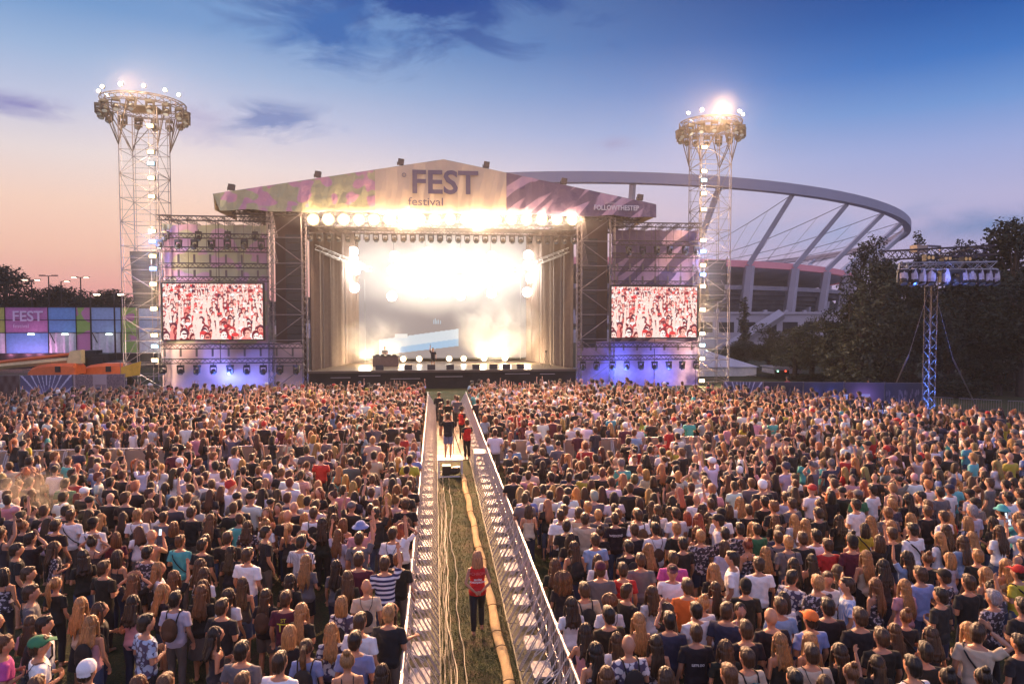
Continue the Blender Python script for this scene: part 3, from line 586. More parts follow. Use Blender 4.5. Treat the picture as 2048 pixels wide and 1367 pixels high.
# ---- everybody farther away: one mass
def arr(me): return me
parts = {}
LODN = {'a': dict(body=520, shirt=260, hair=170, legs=70), 'b': dict(body=190, shirt=90, hair=60, legs=22)}
def lodget(lv, kind, *a):
    key = (lv, kind) + a
    if key not in parts: parts[key] = lod(get(kind, *a), LODN[lv][kind])
    return parts[key]
VV, FF, CC = [], [], []; nv = 0
def emit(lv, a):
    global nv
    sex = a['sex']; L_, R_ = a['pose']; c, s = math.cos(a['rz']), math.sin(a['rz']); k = a['h'] / 1.735; kx = k * (1 + rnd.uniform(-.06, .1))
    sk = rnd.choice([(.56, .31, .21), (.5, .26, .17), (.42, .21, .13)])
    L = [(('body', sex, L_, R_, 'stand'), sk)]
    if a['top'] != '_': L.append((('shirt', sex, L_, R_, 'strap' if a['top'] == 'S' else 'tee'), tuple(min(.85, q * rnd.uniform(.85, 1.1)) for q in TOPC[a['top']])))
    L.append((('legs', sex, 'long', 'stand'), rnd.choice([(.015, .015, .02), (.04, .06, .12), (.1, .09, .08)])))
    if a['hs'] != '0':
        hc = a['hatc'] if a['hs'] in 'chb' and a['hatc'] else tuple(q * rnd.uniform(.7, 1.4) for q in HAIRC[a['hc']]); L.append(((('hair', 'l', rnd.randrange(4)) if a['hs'] == 'l' else ('hair', a['hs'])), hc))
    for key, col in L:
        v, f = lodget(lv, *key); w = np.empty_like(v); w[:, 0] = (v[:, 0] * c * kx - v[:, 1] * s * kx) + a['x']; w[:, 1] = (v[:, 0] * s * kx + v[:, 1] * c * kx) + a['y']; w[:, 2] = v[:, 2] * k + a.get('z', 0)
        VV.append(w); FF.append(f + nv); nv += len(v); CC.append(np.tile(np.array([*col, 1], np.float32), (len(v), 1)))
def rpose(y):
    t_ = rnd.random(); up = .1 if y < 34 else .16 if y < 40 else .3
    if t_ < up: return rnd.choice([('hang', 'up'), ('up', 'hang'), ('up', 'up')])
    if t_ < up + .05: return ('head', 'head')
    return rnd.choice([('hang', 'hang'), ('front', 'front'), ('front', 'front')])
TP = [k for k, n in (('W', 8), ('L', 2), ('K', 13), ('G', 3), ('N', 2), ('B', 1), ('J', 1), ('P', 1), ('C', 2), ('D', 3), ('X', 1), ('S', 4), ('M', 1), ('R', 1), ('T', 1), ('Y', 1)) for _ in range(n)]
def rand_person(x, y):
    sex = 'm' if rnd.random() < .52 else 'f'
    hs, hc = (rnd.choice('sssssssscb0'), rnd.choice('bbddkoyob')) if sex == 'm' else (rnd.choice('lllllmmpt'), rnd.choice('bbdokoyyy'))
    d = STAGE_C - V3((x, y, 0)); rz = math.atan2(d.y, d.x) - math.pi / 2 + rnd.gauss(0, .42)
    if rnd.random() < .12: rz += rnd.choice([-1.2, 1.2, 2.8])
    top = rnd.choice(TP); top = 'K' if top == 'S' and sex == 'm' else top
    return dict(x=x, y=y, sex=sex, hs=hs, hc=hc, hatc=TOPC[rnd.choice('KKWGNRP')], top=top, rz=rz, pose=rpose(y), h=rnd.uniform(1.66, 1.95) if sex == 'm' else rnd.uniform(1.52, 1.78))
taken = {}
def free(x, y, r):
    i, j = int(x // 1), int(y // 1)
    for p in range(i - 1, i + 2):
        for q in range(j - 1, j + 2):
            for u, v in taken.get((p, q), ()):
                if (u - x) ** 2 + (v - y) ** 2 < r * r: return False
    return True
def put(x, y): taken.setdefault((int(x // 1), int(y // 1)), []).append((x, y))
for a in P_: put(a['x'], a['y'])
for a in P_[300:]:
    a['pose'], _ = pose_of(a); d = STAGE_C - V3((a['x'], a['y'], 0)); a['rz'] = math.atan2(d.y, d.x) - math.pi / 2 + rnd.uniform(-.25, .25) + (3 if '^' in a['fl'] else 0); a['hs'] = a['hs']; emit('a', a)
CAMC = lambda x, y: x * math.cos(YAW) - y * math.sin(YAW)
def ok_place(x, y):
    if y < 8.6 or y > 49.5: return False
    zc = x * math.sin(YAW) + y * math.cos(YAW); xc = CAMC(x, y)
    if abs(xc) > zc * .79 + .6: return False
    if AX0 < x < AX1: return False
    if abs(y - BARX - .35) < .55: return False
    if x < AX0 and BARX < y < 48 and x < -9 and 32.6 < y < 35.2 and x > -20: return rnd.random() < .12       # gap in the left half
    if 25.0 < y < BARX and -21 < x < 15: return rnd.random() < .1
    # right edge of the crowd: thins out towards the grass
    e = np.interp(x, [-40, -34, -27, -22, 12, 15, 20.4, 26, 26.8, 28.9, 33, 40], [43, 44, 46.3, 49.5, 49.5, 46.3, 42.6, 40.3, 34.9, 31, 28, 26])
    if y > e: return y < e + 2.2 and rnd.random() < .12
    return True
nfar = 0
pxy = [(a['x'], a['y']) for a in NEAR]
ylast = max(a['y'] for a in NEAR)
for n_ in range(60000):
    y = 8.6 + 41 * math.sqrt(rnd.random()) if rnd.random() < .8 else rnd.uniform(8.6, 49.5); x = rnd.uniform(-52, 52)
    if not ok_place(x, y): continue
    inner = y < 20.5
    if inner and y < ylast - .6: continue
    if not free(x, y, .47 + .16 * (.5 + .5 * math.sin(x * 1.7 + 2 * math.sin(y * .9)) * math.sin(y * 1.3 + x * .6))): continue
    put(x, y); a = rand_person(x, y)
    emit('a' if y < 30 else 'b', a); nfar += 1
print('far people', nfar + len(P_) - 300)
V_ = np.concatenate(VV); F_ = np.concatenate(FF); C_ = np.concatenate(CC)
me = bpy.data.meshes.new('crowd'); me.vertices.add(len(V_)); me.vertices.foreach_set('co', V_.ravel())
me.loops.add(F_.size); me.loops.foreach_set('vertex_index', F_.ravel().astype(np.int32)); me.polygons.add(len(F_)); me.polygons.foreach_set('loop_start', np.arange(0, F_.size, 3, dtype=np.int32))
me.polygons.foreach_set('use_smooth', np.ones(len(F_), bool)); me.update(calc_edges=True)
at_ = me.color_attributes.new('col', 'FLOAT_COLOR', 'POINT'); at_.data.foreach_set('color', C_.ravel())
mc = attrmat('crowd_people', 0, .62); mc.node_tree.nodes['Principled BSDF'].inputs['Sheen Weight'].default_value = .08
me.materials.append(mc); o = bpy.data.objects.new('crowd', me); COL.objects.link(o)
tag(o, 'far audience packed in front of the stage', 'crowd', None, 'stuff')
print('crowd tris', len(F_))
del VV, FF, CC, V_, F_, C_
# ================================================================ ground
def ground_mat():
    m = bpy.data.materials.new('grass'); m.use_nodes = True; nt = m.node_tree; b = nt.nodes['Principled BSDF']; n = nt.nodes.new; l = nt.links.new
    g = n('ShaderNodeNewGeometry'); a = n('ShaderNodeTexNoise'); a.inputs['Scale'].default_value = .9; a.inputs['Detail'].default_value = 6; a.inputs['Roughness'].default_value = .7; l(g.outputs['Position'], a.inputs['Vector'])
    r = n('ShaderNodeValToRGB'); e = r.color_ramp.elements; e[0].position = .38; e[0].color = (.075, .05, .018, 1); e[1].position = .6; e[1].color = (.03, .048, .008, 1); k = e.new(.5); k.color = (.055, .06, .013, 1); l(a.outputs[0], r.inputs[0])
    f = n('ShaderNodeTexNoise'); f.inputs['Scale'].default_value = 28; f.inputs['Detail'].default_value = 5; l(g.outputs['Position'], f.inputs['Vector'])
    mr = n('ShaderNodeMapRange'); mr.inputs[1].default_value = .3; mr.inputs[2].default_value = .7; mr.inputs[3].default_value = .5; mr.inputs[4].default_value = 1.6; l(f.outputs[0], mr.inputs[0])
    v = n('ShaderNodeVectorMath'); v.operation = 'SCALE'; l(r.outputs[0], v.inputs[0]); l(mr.outputs[0], v.inputs['Scale']); l(v.outputs[0], b.inputs['Base Color']); b.inputs['Roughness'].default_value = .9
    bp = n('ShaderNodeBump'); bp.inputs['Strength'].default_value = 1; bp.inputs['Distance'].default_value = .09; l(f.outputs[0], bp.inputs['Height']); l(bp.outputs[0], b.inputs['Normal']); return m
M_grass = ground_mat()
gm = MB(); gm.add([(-1400, -300, 0), (1400, -300, 0), (1400, 2400, 0), (-1400, 2400, 0)], [(0, 1, 2, 3)]); tag(gm.build('ground', M_grass), kind='structure')
# grass blades of the aisle
gb = MB()
for i in range(15000):
    x = rnd.uniform(.0, 1.6); y = 9.3 + 19 * rnd.random() ** 1.6; h = rnd.uniform(.02, .06); a = rnd.uniform(0, 6.28); w = .007; dx, dy = math.cos(a) * w, math.sin(a) * w; lx, ly = rnd.gauss(0, .02), rnd.gauss(0, .02)
    gb.add([(x - dx, y - dy, 0), (x + dx, y + dy, 0), (x + lx, y + ly, h)], [(0, 1, 2)])
tag(gb.build('grass', mat('grass_blades', (.07, .095, .015), .8, var=.45, scale=2, coords='Generated')), 'short trodden grass along the middle of the aisle', 'grass', None, 'stuff')
# ================================================================ stage
YS = 61.0; DZ = 1.68
def X(px, Y=YS, py=627): return at(px, py, Y).x
def Z(px, py, Y=YS): return at(px, py, Y).z
def blobs(name, base, blob, scale=.5, thr=.5, stripes=False, soft=.02, rough=.75, trans=0.):
    m = bpy.data.materials.new(name); m.use_nodes = True; nt = m.node_tree; b = nt.nodes['Principled BSDF']; n = nt.nodes.new; l = nt.links.new
    g = n('ShaderNodeTexCoord'); v = g.outputs['Object']
    if stripes:
        m0 = n('ShaderNodeMapping'); m0.inputs['Rotation'].default_value = (0, R(-48), 0); l(v, m0.inputs[0])
        mp = n('ShaderNodeMapping'); mp.inputs['Scale'].default_value = (1, .0, .18); l(m0.outputs[0], mp.inputs[0]); v = mp.outputs[0]
    a = n('ShaderNodeTexNoise'); a.inputs['Scale'].default_value = scale; a.inputs['Detail'].default_value = .6; a.inputs['Distortion'].default_value = .4; l(v, a.inputs['Vector'])
    r = n('ShaderNodeMapRange'); r.inputs[1].default_value = thr - soft; r.inputs[2].default_value = thr + soft; l(a.outputs[0], r.inputs[0])
    x = n('ShaderNodeMix'); x.data_type = 'RGBA'; x.inputs[6].default_value = (*base, 1); x.inputs[7].default_value = (*blob, 1); l(r.outputs[0], x.inputs[0])
    w = n('ShaderNodeTexNoise'); w.inputs['Scale'].default_value = 1.2; w.inputs['Detail'].default_value = 6; l(g.outputs['Object'], w.inputs['Vector'])
    bp = n('ShaderNodeBump'); bp.inputs['Strength'].default_value = .6; bp.inputs['Distance'].default_value = .25; l(w.outputs[0], bp.inputs['Height']); l(bp.outputs[0], b.inputs['Normal'])
    l(x.outputs[2], b.inputs['Base Color']); b.inputs['Roughness'].default_value = rough; return m
M_green = blobs('green_pink_print', (.42, .42, .24), (.56, .29, .38), .85, .545)
M_back = blobs('hazed_green_pink_print', (.46, .45, .3), (.55, .34, .46), .7, .52)  # paler than the fascia print: haze before the rig mixed into the colour
M_cream = mat('cream_fabric', (.68, .54, .36), .75, var=.08, scale=.6, bump=.5, bscale=1.5)
M_purp = blobs('dark_striped_print', (.11, .075, .15), (.46, .3, .4), .95, .54, True, .015)
M_mesh = mat('dark_scrim', (.085, .055, .05), .9, var=.25, scale=.5)
M_blackcloth = mat('black_drape', (.02, .017, .017), .95, var=.3, scale=1.2, bump=.6, bscale=3)
M_pinkfab = mat('pale_skirt_fabric', (.6, .42, .42), .85, var=.1, scale=.6, bump=1., bscale=1.3)
M_truss = mat('painted_truss', (.07, .055, .055), .45, .5)
M_ink2 = mat('grey_lettering', (.13, .11, .18), .8, var=.04)
stage = empty('stage', (X(885), YS, 0), 0, 'huge covered concert stage with gabled banner roof', 'stage')
SX = stage.location.x
def sbuild(mb, name, m, smooth=False):      # geometry given in world coordinates, parented to the stage
    mb.v = [(v[0] - SX, v[1] - YS, v[2]) for v in mb.v]; return mb.build(name, m, stage, smooth)
x0, x1 = X(540), X(1226); xi0, xi1 = X(612), X(1156)
# deck
d = MB(); d.box(((xi0 + xi1) / 2, YS + 8, DZ - .1), (xi1 - xi0, 16, .2)); sbuild(d, 'deck', mat('stage_deck', (.11, .08, .06), .35, var=.2, scale=1))
d = MB(); d.box(((xi0 + xi1) / 2, YS + 8, DZ / 2 - .1), (xi1 - xi0 - .1, 15.6, DZ - .22)); sbuild(d, 'stage_skirt', M_blackcloth)
d = MB()
for a_, b_, z_ in ((660, 700, 1.1), (716, 760, 1.25), (780, 840, .95), (870, 925, 1.1), (1010, 1060, 1.3), (1080, 1110, 1.25)): d.box(((X(a_) + X(b_)) / 2, YS - .05, z_), (X(b_) - X(a_), .06, .05))
sbuild(d, 'edge_rail', M_alu)
# roof fascia: three printed banners in one plane, with the gable outline of the roof
apex = at(887, 318, YS - .6); el_t, el_b = at(425, 387, YS - .6), at(436, 417, YS - .6); er_t, er_b = at(1313, 408, YS - .6), at(1312, 436, YS - .6)
zb = at(700, 424, YS - .6).z
def ztop(x): return el_t.z + (apex.z - el_t.z) * (x - el_t.x) / (apex.x - el_t.x) if x < apex.x else er_t.z + (apex.z - er_t.z) * (er_t.x - x) / (er_t.x - apex.x)
def fascia(xa, xb, m, name):
    mb = MB(); k = 24; top, bot = [], []
    xs = sorted(set([xa + (xb - xa) * i / k for i in range(k + 1)] + ([apex.x] if xa < apex.x < xb else [])))
    for i, x in enumerate(xs):
        y = YS - .6 + .05 * math.sin(x * 2.3); bz = zb + .12 * math.sin(x * 1.3) * math.sin(x * .5)
        if x < el_b.x: bz = max(bz, el_t.z - (el_t.z - el_b.z) * (x - el_t.x) / (el_b.x - el_t.x + .01))
        tz = ztop(x) - .06 * abs(math.sin((x - apex.x) * math.pi / 2.6))
        m_ = (tz + bz) / 2
        top.append((x, y, tz)); bot.append((x, y - .0, bz))
    n = len(xs); vs = bot + [(p[0], p[1] + .06 * math.sin(p[0] * 3), (p[2] + q[2]) / 2) for p, q in zip(bot, top)] + top; vs2 = [(a, b + .05, c) for a, b, c in vs]; fs = []
    for L_ in (0, 1):
        for i in range(n - 1): fs.append((L_ * n + i, L_ * n + i + 1, (L_ + 1) * n + i + 1, (L_ + 1) * n + i))
    N_ = 3 * n; f2 = [tuple(N_ + i for i in reversed(f)) for f in fs]; side = []
    loop = [i for i in range(n)] + [n + n - 1] + [2 * n + i for i in reversed(range(n))] + [n]
    for i in range(len(loop)): a, b = loop[i], loop[(i + 1) % len(loop)]; side.append((b, a, a + N_, b + N_))
    mb.add(vs + vs2, fs + f2 + side); return sbuild(mb, name, m)
xc0, xc1 = X(752, YS - .6), X(1013, YS - .6)
f1 = fascia(el_t.x, xc0, M_green, 'fascia_banner'); f2 = fascia(xc0 + .003, xc1 - .003, M_cream, 'fascia_banner'); f3 = fascia(xc1, er_t.x, M_purp, 'fascia_banner')
f1['label'] = 'green banner with pink blobs'; f2['label'] = 'cream banner with grey lettering'; f3['label'] = 'dark purple banner with pale stripes'
MT = lambda p: Matrix.Translation((p.x - SX, p.y - YS, p.z)) @ Matrix.Rotation(R(90), 4, 'X')
p = at(889, 367, YS - .72); text('FEST', 'lettering', 2.8, M_ink2, stage, MT(p), .012, .06, 1.03)
p = at(852, 404, YS - .72); text('festival', 'lettering', 1.0, M_ink2, stage, MT(p), .012, .004, 1.12)
p = at(1233, 416, YS - .72); text('FOLLOWTHESTEP', 'lettering', .62, mat('white_lettering', (.7, .68, .7), .8, var=.03), stage, MT(p), .012, .012, .83)
p = at(1222, 406, YS - .72); text('the company', 'lettering', .2, mat('pale_lettering', (.5, .48, .5), .8, var=.03), stage, MT(p), .01)
em = MB(); c_ = at(808, 350, YS - .72); em.path([(c_.x + .16 * math.cos(a), c_.y, c_.z + .16 * math.sin(a)) for a in [i * math.pi / 8 for i in range(17)]], .025, 5)
for s in (-1, 1): em.box((c_.x + s * .06, c_.y, c_.z + .05), (.03, .02, .03))
em.path([(c_.x + .08 * math.sin(a), c_.y, c_.z - .03 - .05 * math.cos(a)) for a in (-1, -.5, 0, .5, 1)], .012, 4); sbuild(em, 'emblem', M_ink2)
# roof skin and underside
rs = MB(); yb = YS + 15
for A, B_ in ((el_t, apex), (apex, er_t)):
    rs.prism([(A.x, YS - .5, A.z), (B_.x, YS - .5, B_.z), (B_.x, yb, B_.z), (A.x, yb, A.z)], (0, 0, -.12))
sbuild(rs, 'roof_canopy', mat('roof_membrane', (.3, .27, .25), .8, var=.1, scale=.4))
sc = MB()
for E, sgn in ((el_t, 1), (er_t, -1)): sc.prism([(E.x + sgn * .02, YS - .5, E.z - .15), (E.x + sgn * .02, YS + 6, E.z - .15), (E.x + sgn * .1, YS + 6, zb), (E.x + sgn * .1, YS - .5, zb)], (sgn * .05, 0, 0))
sbuild(sc, 'side_flap', M_cream)
tr = MB()
for yy in (YS + .2, YS + 5, YS + 10, YS + 14.5):
    for A, B_ in ((el_t, apex), (apex, er_t)): tr.truss((A.x + .1, yy, A.z - .6), (B_.x, yy, B_.z - .6), .6, .04, .025)
    tr.truss((el_t.x + 1.4, yy, zb + .1), (er_t.x - 1.4, yy, zb + .1), .6, .05, .03)
    for q in range(19):
        x = el_t.x + 1.5 + (er_t.x - el_t.x - 3) * q / 18; tr.tube((x, yy, zb + .3), (x + (1.2 if q % 2 else -1.2) * (q not in (0, 18)), yy, ztop(x) - .7), .035, 4)
for x in (el_t.x + .3, X(480), X(560), X(700), X(887), X(1070), X(1200), X(1270), er_t.x - .3): tr.truss((x, YS, ztop(x) - .55 if abs(x - SX) > 15 else zb), (x, yb, ztop(x) - .55 if abs(x - SX) > 15 else zb), .45, .035, .02)
sbuild(tr, 'roof_truss', M_truss)
# towers beside the opening: four truss legs and tube bracing each, scrim behind
for a_, b_ in ((542, 610), (1158, 1224)):
    tw = MB(); xa, xb = X(a_), X(b_)
    for x in (xa, xb):
        for yy in (YS, YS + 4): tw.truss((x, yy, 0), (x, yy, zb), .42, .035, .022, .5, (1, 0, 0))
    k = 7
    for q in range(k):
        z0, z1 = zb * q / k, zb * (q + 1) / k
        tw.tube((xa, YS - .25, z1), (xb, YS - .25, z1), .035); tw.tube((xa if q % 2 else xb, YS - .25, z1), (xb if q % 2 else xa, YS - .25, z0), .035)
        if q > 4:
            for j in range(5): tw.tube((xa - .2 + .12 * j, YS - .4, z1), (xa + .25 + .12 * j, YS - .4, z0), .02, 4)
    sbuild(tw, 'scaffold_tower', M_galv)
    sb = MB(); sb.box(((xa + xb) / 2, YS + 1.2, zb / 2), (xb - xa - .3, .05, zb - .2)); sbuild(sb, 'scrim', M_mesh)
    pa = MB(); xm = (xa + xb) / 2 + (.5 if a_ < 900 else -.5)
    for q in range(14): pa.box((xm, YS + .55 + .006 * q * q * .35, 13.2 - q * .72), (1.35, .75, .68), Matrix.Rotation(R(-.7 * q * .3), 3, 'X'))
    o_ = sbuild(pa, 'tmp', M_black); o_.parent = None; o_.location = stage.location; o_.name = 'line_array'
    tag(o_, 'dark hanging line array of speakers in the %s tower beside the stage opening' % ('left' if a_ < 900 else 'right'), 'speaker', 'line arrays')
# side walls of curtains, back wall
for s_, xe in ((1, xi0), (-1, xi1)):
    cu_ = MB(); n = 60; top, bot = [], []
    for i in range(n):
        yy = YS + .8 + 13.4 * i / (n - 1); x = xe + s_ * (.3 + .17 * i * .35 + .16 * math.sin(i * 1.9)); top.append((x, yy, zb - .4)); bot.append((x + .03 * math.sin(i * 3.1), yy, DZ))
    vs = bot + top; vs += [(a - s_ * .04, b, c) for a, b, c in vs]; fs = [(i, i + 1, n + i + 1, n + i) for i in range(n - 1)] + [(2 * n + n + i, 2 * n + n + i + 1, 2 * n + i + 1, 2 * n + i) for i in range(n - 1)]
    cu_.add(vs, fs); sbuild(cu_, 'side_curtain', mat('stage_curtain', (.11, .08, .07), .9, var=.15))
    lt_ = MB(); 
    for q in range(3):
        x = xe + s_ * (1.0 + 1.5 * q); yy = YS + 3 + 3.6 * q
        lt_.truss((x, yy, DZ), (x, yy, 12.2 - q), .4, .03, .02)
    lt_.truss((xe + s_ * .4, YS + 1.5, 12.6), (xe + s_ * 4.6, YS + 10, 11.2), .4, .04, .025); sbuild(lt_, 'side_truss', M_alu)
bw = MB(); bw.box(((xi0 + xi1) / 2, YS + 15.6, zb / 2 + .5), (xi1 - xi0, .2, zb - 1)); sbuild(bw, 'back_drape', M_blackcloth)
# six small cabinets on the roof slope
for i, (px, py) in enumerate(((463, 376), (636, 350), (802, 326), (973, 331), (1128, 366), (1280, 397))):
    q = at(px, py, YS - .4); z0 = ztop(q.x); b_ = MB(); b_.box((0, 0, .33), (.5, .42, .5), Matrix.Rotation(R(8), 3, 'Y')); b_.box((-.32, 0, .2), (.06, .06, .3)); b_.tube((-.1, .1, 0), (-.1, .1, .2), .03); b_.tube((.15, .1, 0), (.15, .1, .2), .03)
    o_ = b_.build('roof_lamp', mat('brown_housing', (.07, .05, .045), .5)); o_.location = (q.x, q.y, z0)
    tag(o_, 'small dark cabinet on the stage roof edge, %s from the left' % ORD[i].replace('nearest', 'first'), 'lamp', 'cabinets along the roof edge')
# ---------------------------------------------------------------- video wall inside the stage
def led_screen(cx, cy_, cz, w, h, nx, nz, fn, name, label, strength, frame=True, group=None):
    """flat LED wall: one small face per pixel of the picture"""
    r = empty(name, (cx, cy_, cz - h / 2), 0, label, 'screen', group)
    xs = np.linspace(-w / 2, w / 2, nx + 1); zs = np.linspace(0, h, nz + 1); gx, gz = np.meshgrid(xs, zs); V_ = np.stack([gx, np.zeros_like(gx), gz], -1).reshape(-1, 3)
    i, j = np.meshgrid(np.arange(nx), np.arange(nz)); a = (j * (nx + 1) + i).ravel(); F_ = np.stack([a, a + 1, a + nx + 2, a + nx + 1], 1)
    me = bpy.data.meshes.new('panel'); me.vertices.add(len(V_)); me.vertices.foreach_set('co', V_.ravel().astype(np.float32)); me.loops.add(F_.size); me.loops.foreach_set('vertex_index', F_.ravel().astype(np.int32)); me.polygons.add(len(F_)); me.polygons.foreach_set('loop_start', np.arange(0, F_.size, 4, dtype=np.int32)); me.update(calc_edges=True)
    c = fn(nx, nz).reshape(-1, 3); ca = me.color_attributes.new('col', 'FLOAT_COLOR', 'CORNER'); cc = np.ones((len(F_), 4, 4), np.float32); cc[:, :, :3] = c[:, None, :]; ca.data.foreach_set('color', cc.ravel())
    me.materials.append(attrmat(name + '_leds', strength)); me.materials[0].cycles.emission_sampling = 'FRONT' if hasattr(me.materials[0], 'cycles') else None
    o = bpy.data.objects.new('panel', me); COL.objects.link(o); o.parent = r
    if frame:
        f = MB(); t_ = .12
        for sx_, sz_, ww, hh in ((0, -t_ / 2, w + 2 * t_, t_), (0, h + t_ / 2, w + 2 * t_, t_), (-w / 2 - t_ / 2, h / 2, t_, h), (w / 2 + t_ / 2, h / 2, t_, h)): f.box((sx_, .05, sz_), (ww, .3, hh))
        f.box((0, .16, h / 2), (w, .2, h)); f.build('frame', M_black, r)
    return r
def crowd_picture(nx, nz):
    """a bright crowd shot in reds and whites: many faces, hair, raised arms"""
    g = random.Random(5); im = np.ones((nz, nx, 3)) * np.array([.8, .3, .26])
    yy, xx = np.mgrid[0:nz, 0:nx]
    pal = [(.16, .0, .01), (.3, .01, .02), (.6, .05, .05), (.12, .01, .03)]; sk = [(1, .72, .64), (1, .5, .4), (1, .86, .8), (.9, .3, .24)]; cl = [(1, .95, .95), (1, .62, .56), (.95, .45, .38), (.9, .25, .22), (.3, .01, .02), (.4, .03, .05), (.9, .03, .04), (.08, .01, .04)]
    rows = 13
    for r in range(rows):
        t_ = r / (rows - 1); s = 2.3 + 7.4 * t_ ** 1.3; z = nz * (1.0 - .93 * t_) - 1
        x = g.uniform(-s, s)
        while x < nx + s:
            cx = x + g.uniform(-.8, .8) * s; cz = z + g.uniform(-.7, .7) * s; k = s * g.uniform(.85, 1.15)
            def el(ex, ez, rx, rz_, col, sub=None):
                x0_, x1_ = int(max(0, ex - rx - 1)), int(min(nx, ex + rx + 2)); z0_, z1_ = int(max(0, ez - rz_ - 1)), int(min(nz, ez + rz_ + 2))
                if x1_ <= x0_ or z1_ <= z0_: return
                S = im[z0_:z1_, x0_:x1_]; m_ = ((xx[z0_:z1_, x0_:x1_] - ex) / rx) ** 2 + ((yy[z0_:z1_, x0_:x1_] - ez) / rz_) ** 2 < 1; S[m_] = np.array(col) * g.uniform(.9, 1.05)
            cz_ = g.choice(cl); el(cx, cz - 2.6 * k, 1.7 * k, 1.9 * k, cz_)
            if g.random() < .45:
                sd_ = g.choice((-1, 1)); n_ = 9; L_ = g.uniform(2.5, 5) * k; lean = g.uniform(-.3, .7)
                for q in range(n_ * 2): el(cx + sd_ * (1.5 * k + lean * q / n_ * k), cz - 1.4 * k + L_ * q / n_ / 1.6, .34 * k + .4, .5 * k + .3, sk[0])
            hc = g.choice(pal); fc = g.choice(sk)
            el(cx, cz + .15 * k, .95 * k, 1.2 * k, hc); el(cx + g.uniform(-.25, .25) * k, cz - .25 * k, .7 * k, .95 * k, fc)
            if k > 2:
                el(cx - .28 * k, cz - .05 * k, .19 * k, .13 * k, pal[0]); el(cx + .28 * k, cz - .05 * k, .19 * k, .13 * k, pal[0]); el(cx, cz - .68 * k, .24 * k, .1 * k, (.7, .1, .1))
                if g.random() < .25: el(cx, cz + .02 * k, .6 * k, .2 * k, pal[3])
            if g.random() < .2: el(cx, cz + .75 * k, .95 * k, .5 * k, g.choice([(.2, .02, .03), (1, 1, 1), (.8, .05, .05)]))
            x += s * g.uniform(1.7, 2.5)
    return np.clip(im, 0, 1)
p0, p1 = at(325, 567, YS - 1), at(527, 678, YS - 1)
led_screen((p0.x + p1.x) / 2, YS - 1, (p0.z + p1.z) / 2, p1.x - p0.x, p0.z - p1.z, 250, 138, crowd_picture, 'led_screen', 'big LED screen left of the stage showing a red-tinted crowd', 1.15, True, 'LED screens beside the stage')
p0, p1 = at(1223, 573, YS - 1), at(1393, 674, YS - 1)
led_screen((p0.x + p1.x) / 2, YS - 1, (p0.z + p1.z) / 2, p1.x - p0.x, p0.z - p1.z, 250, 138, crowd_picture, 'led_screen', 'big LED screen right of the stage showing a red-tinted crowd', 1.15, True, 'LED screens beside the stage')
def wall_picture(nx, nz):
    yy, xx = np.mgrid[0:nz, 0:nx]; u = xx / nx; v = yy / nz
    im = np.ones((nz, nx, 3)) * np.array([.40, .33, .34]) + (np.sin(u * 9) * np.sin(v * 7) * .04)[:, :, None] + (np.clip(v - .35, 0, 1) * .3)[:, :, None] * np.array([1, 1, 1])
    lo_ = .025 + (u - .22) * .2; hi = .15 + (u - .22) * .24
    m_ = (u > .2) & (u < .56) & (v > lo_) & (v < hi); im[m_] = np.array([.42, .68, .98]); im[m_ & (v > hi - .08)] = (.8, .9, 1)
    m_ = (u > .27) & (u < .33) & (v > .16) & (v < .19); im[m_] = (1, 1, 1)
    for cx in range(7): im[(u > .44 + cx * .006) & (u < .443 + cx * .006) & (v > .27) & (v < .295 + .01 * (cx % 3))] = (.5, .66, .85)
    return im
VY = YS + 12
vw = led_screen((X(665, VY) + X(1108, VY)) / 2, VY, (DZ + 15.2) / 2 + .2, X(1108, VY) - X(665, VY), 13.3, 300, 180, wall_picture, 'video_wall', 'wide video wall at the back of the stage with a pale blue wedge on grey', .7)
# ---------------------------------------------------------------- rigs beside the stage
M_bead = mat('led_strip', (.16, .13, .12), .5)
lampg = MB()
def moving_head():
    r = empty('moving_head'); M_ = M_black
    b = MB(); b.box((0, 0, -.08), (.4, .3, .14)); b.tube((0, 0, 0), (0, 0, .12), .03); b.build('base', M_, r)
    y = MB()
    for s in (-1, 1): y.box((s * .2, 0, -.34), (.05, .16, .42))
    y.box((0, 0, -.155), (.36, .16, .04))
    y.build('yoke', M_, r)
    h = MB(); h.path([(0, .08, -.34), (0, -.02, -.46), (0, -.1, -.62)], [.12, .17, .16], 12); h.build('head', M_, r, True)
    l = MB(); l.cyl((0, -.105, -.628), .13, .02, 12, (0, -.45, -.9)); l.build('lens', mat('glass_lens', (.2, .25, .3), .08), r)
    return r
MH = None
def heads(pts, label, group, nm='moving_head', scale=1.):
    global MH
    for i, q in enumerate(pts):
        if MH is None: MH = moving_head(); o = MH
        else: o = copy_tree(MH)
        o.location = q; o.scale = (scale,) * 3; o.rotation_euler = (rnd.uniform(-.1, .1), 0, rnd.uniform(-.5, .5)); tag(o, label % ORD[i].replace('nearest', 'first'), 'stage light', group)
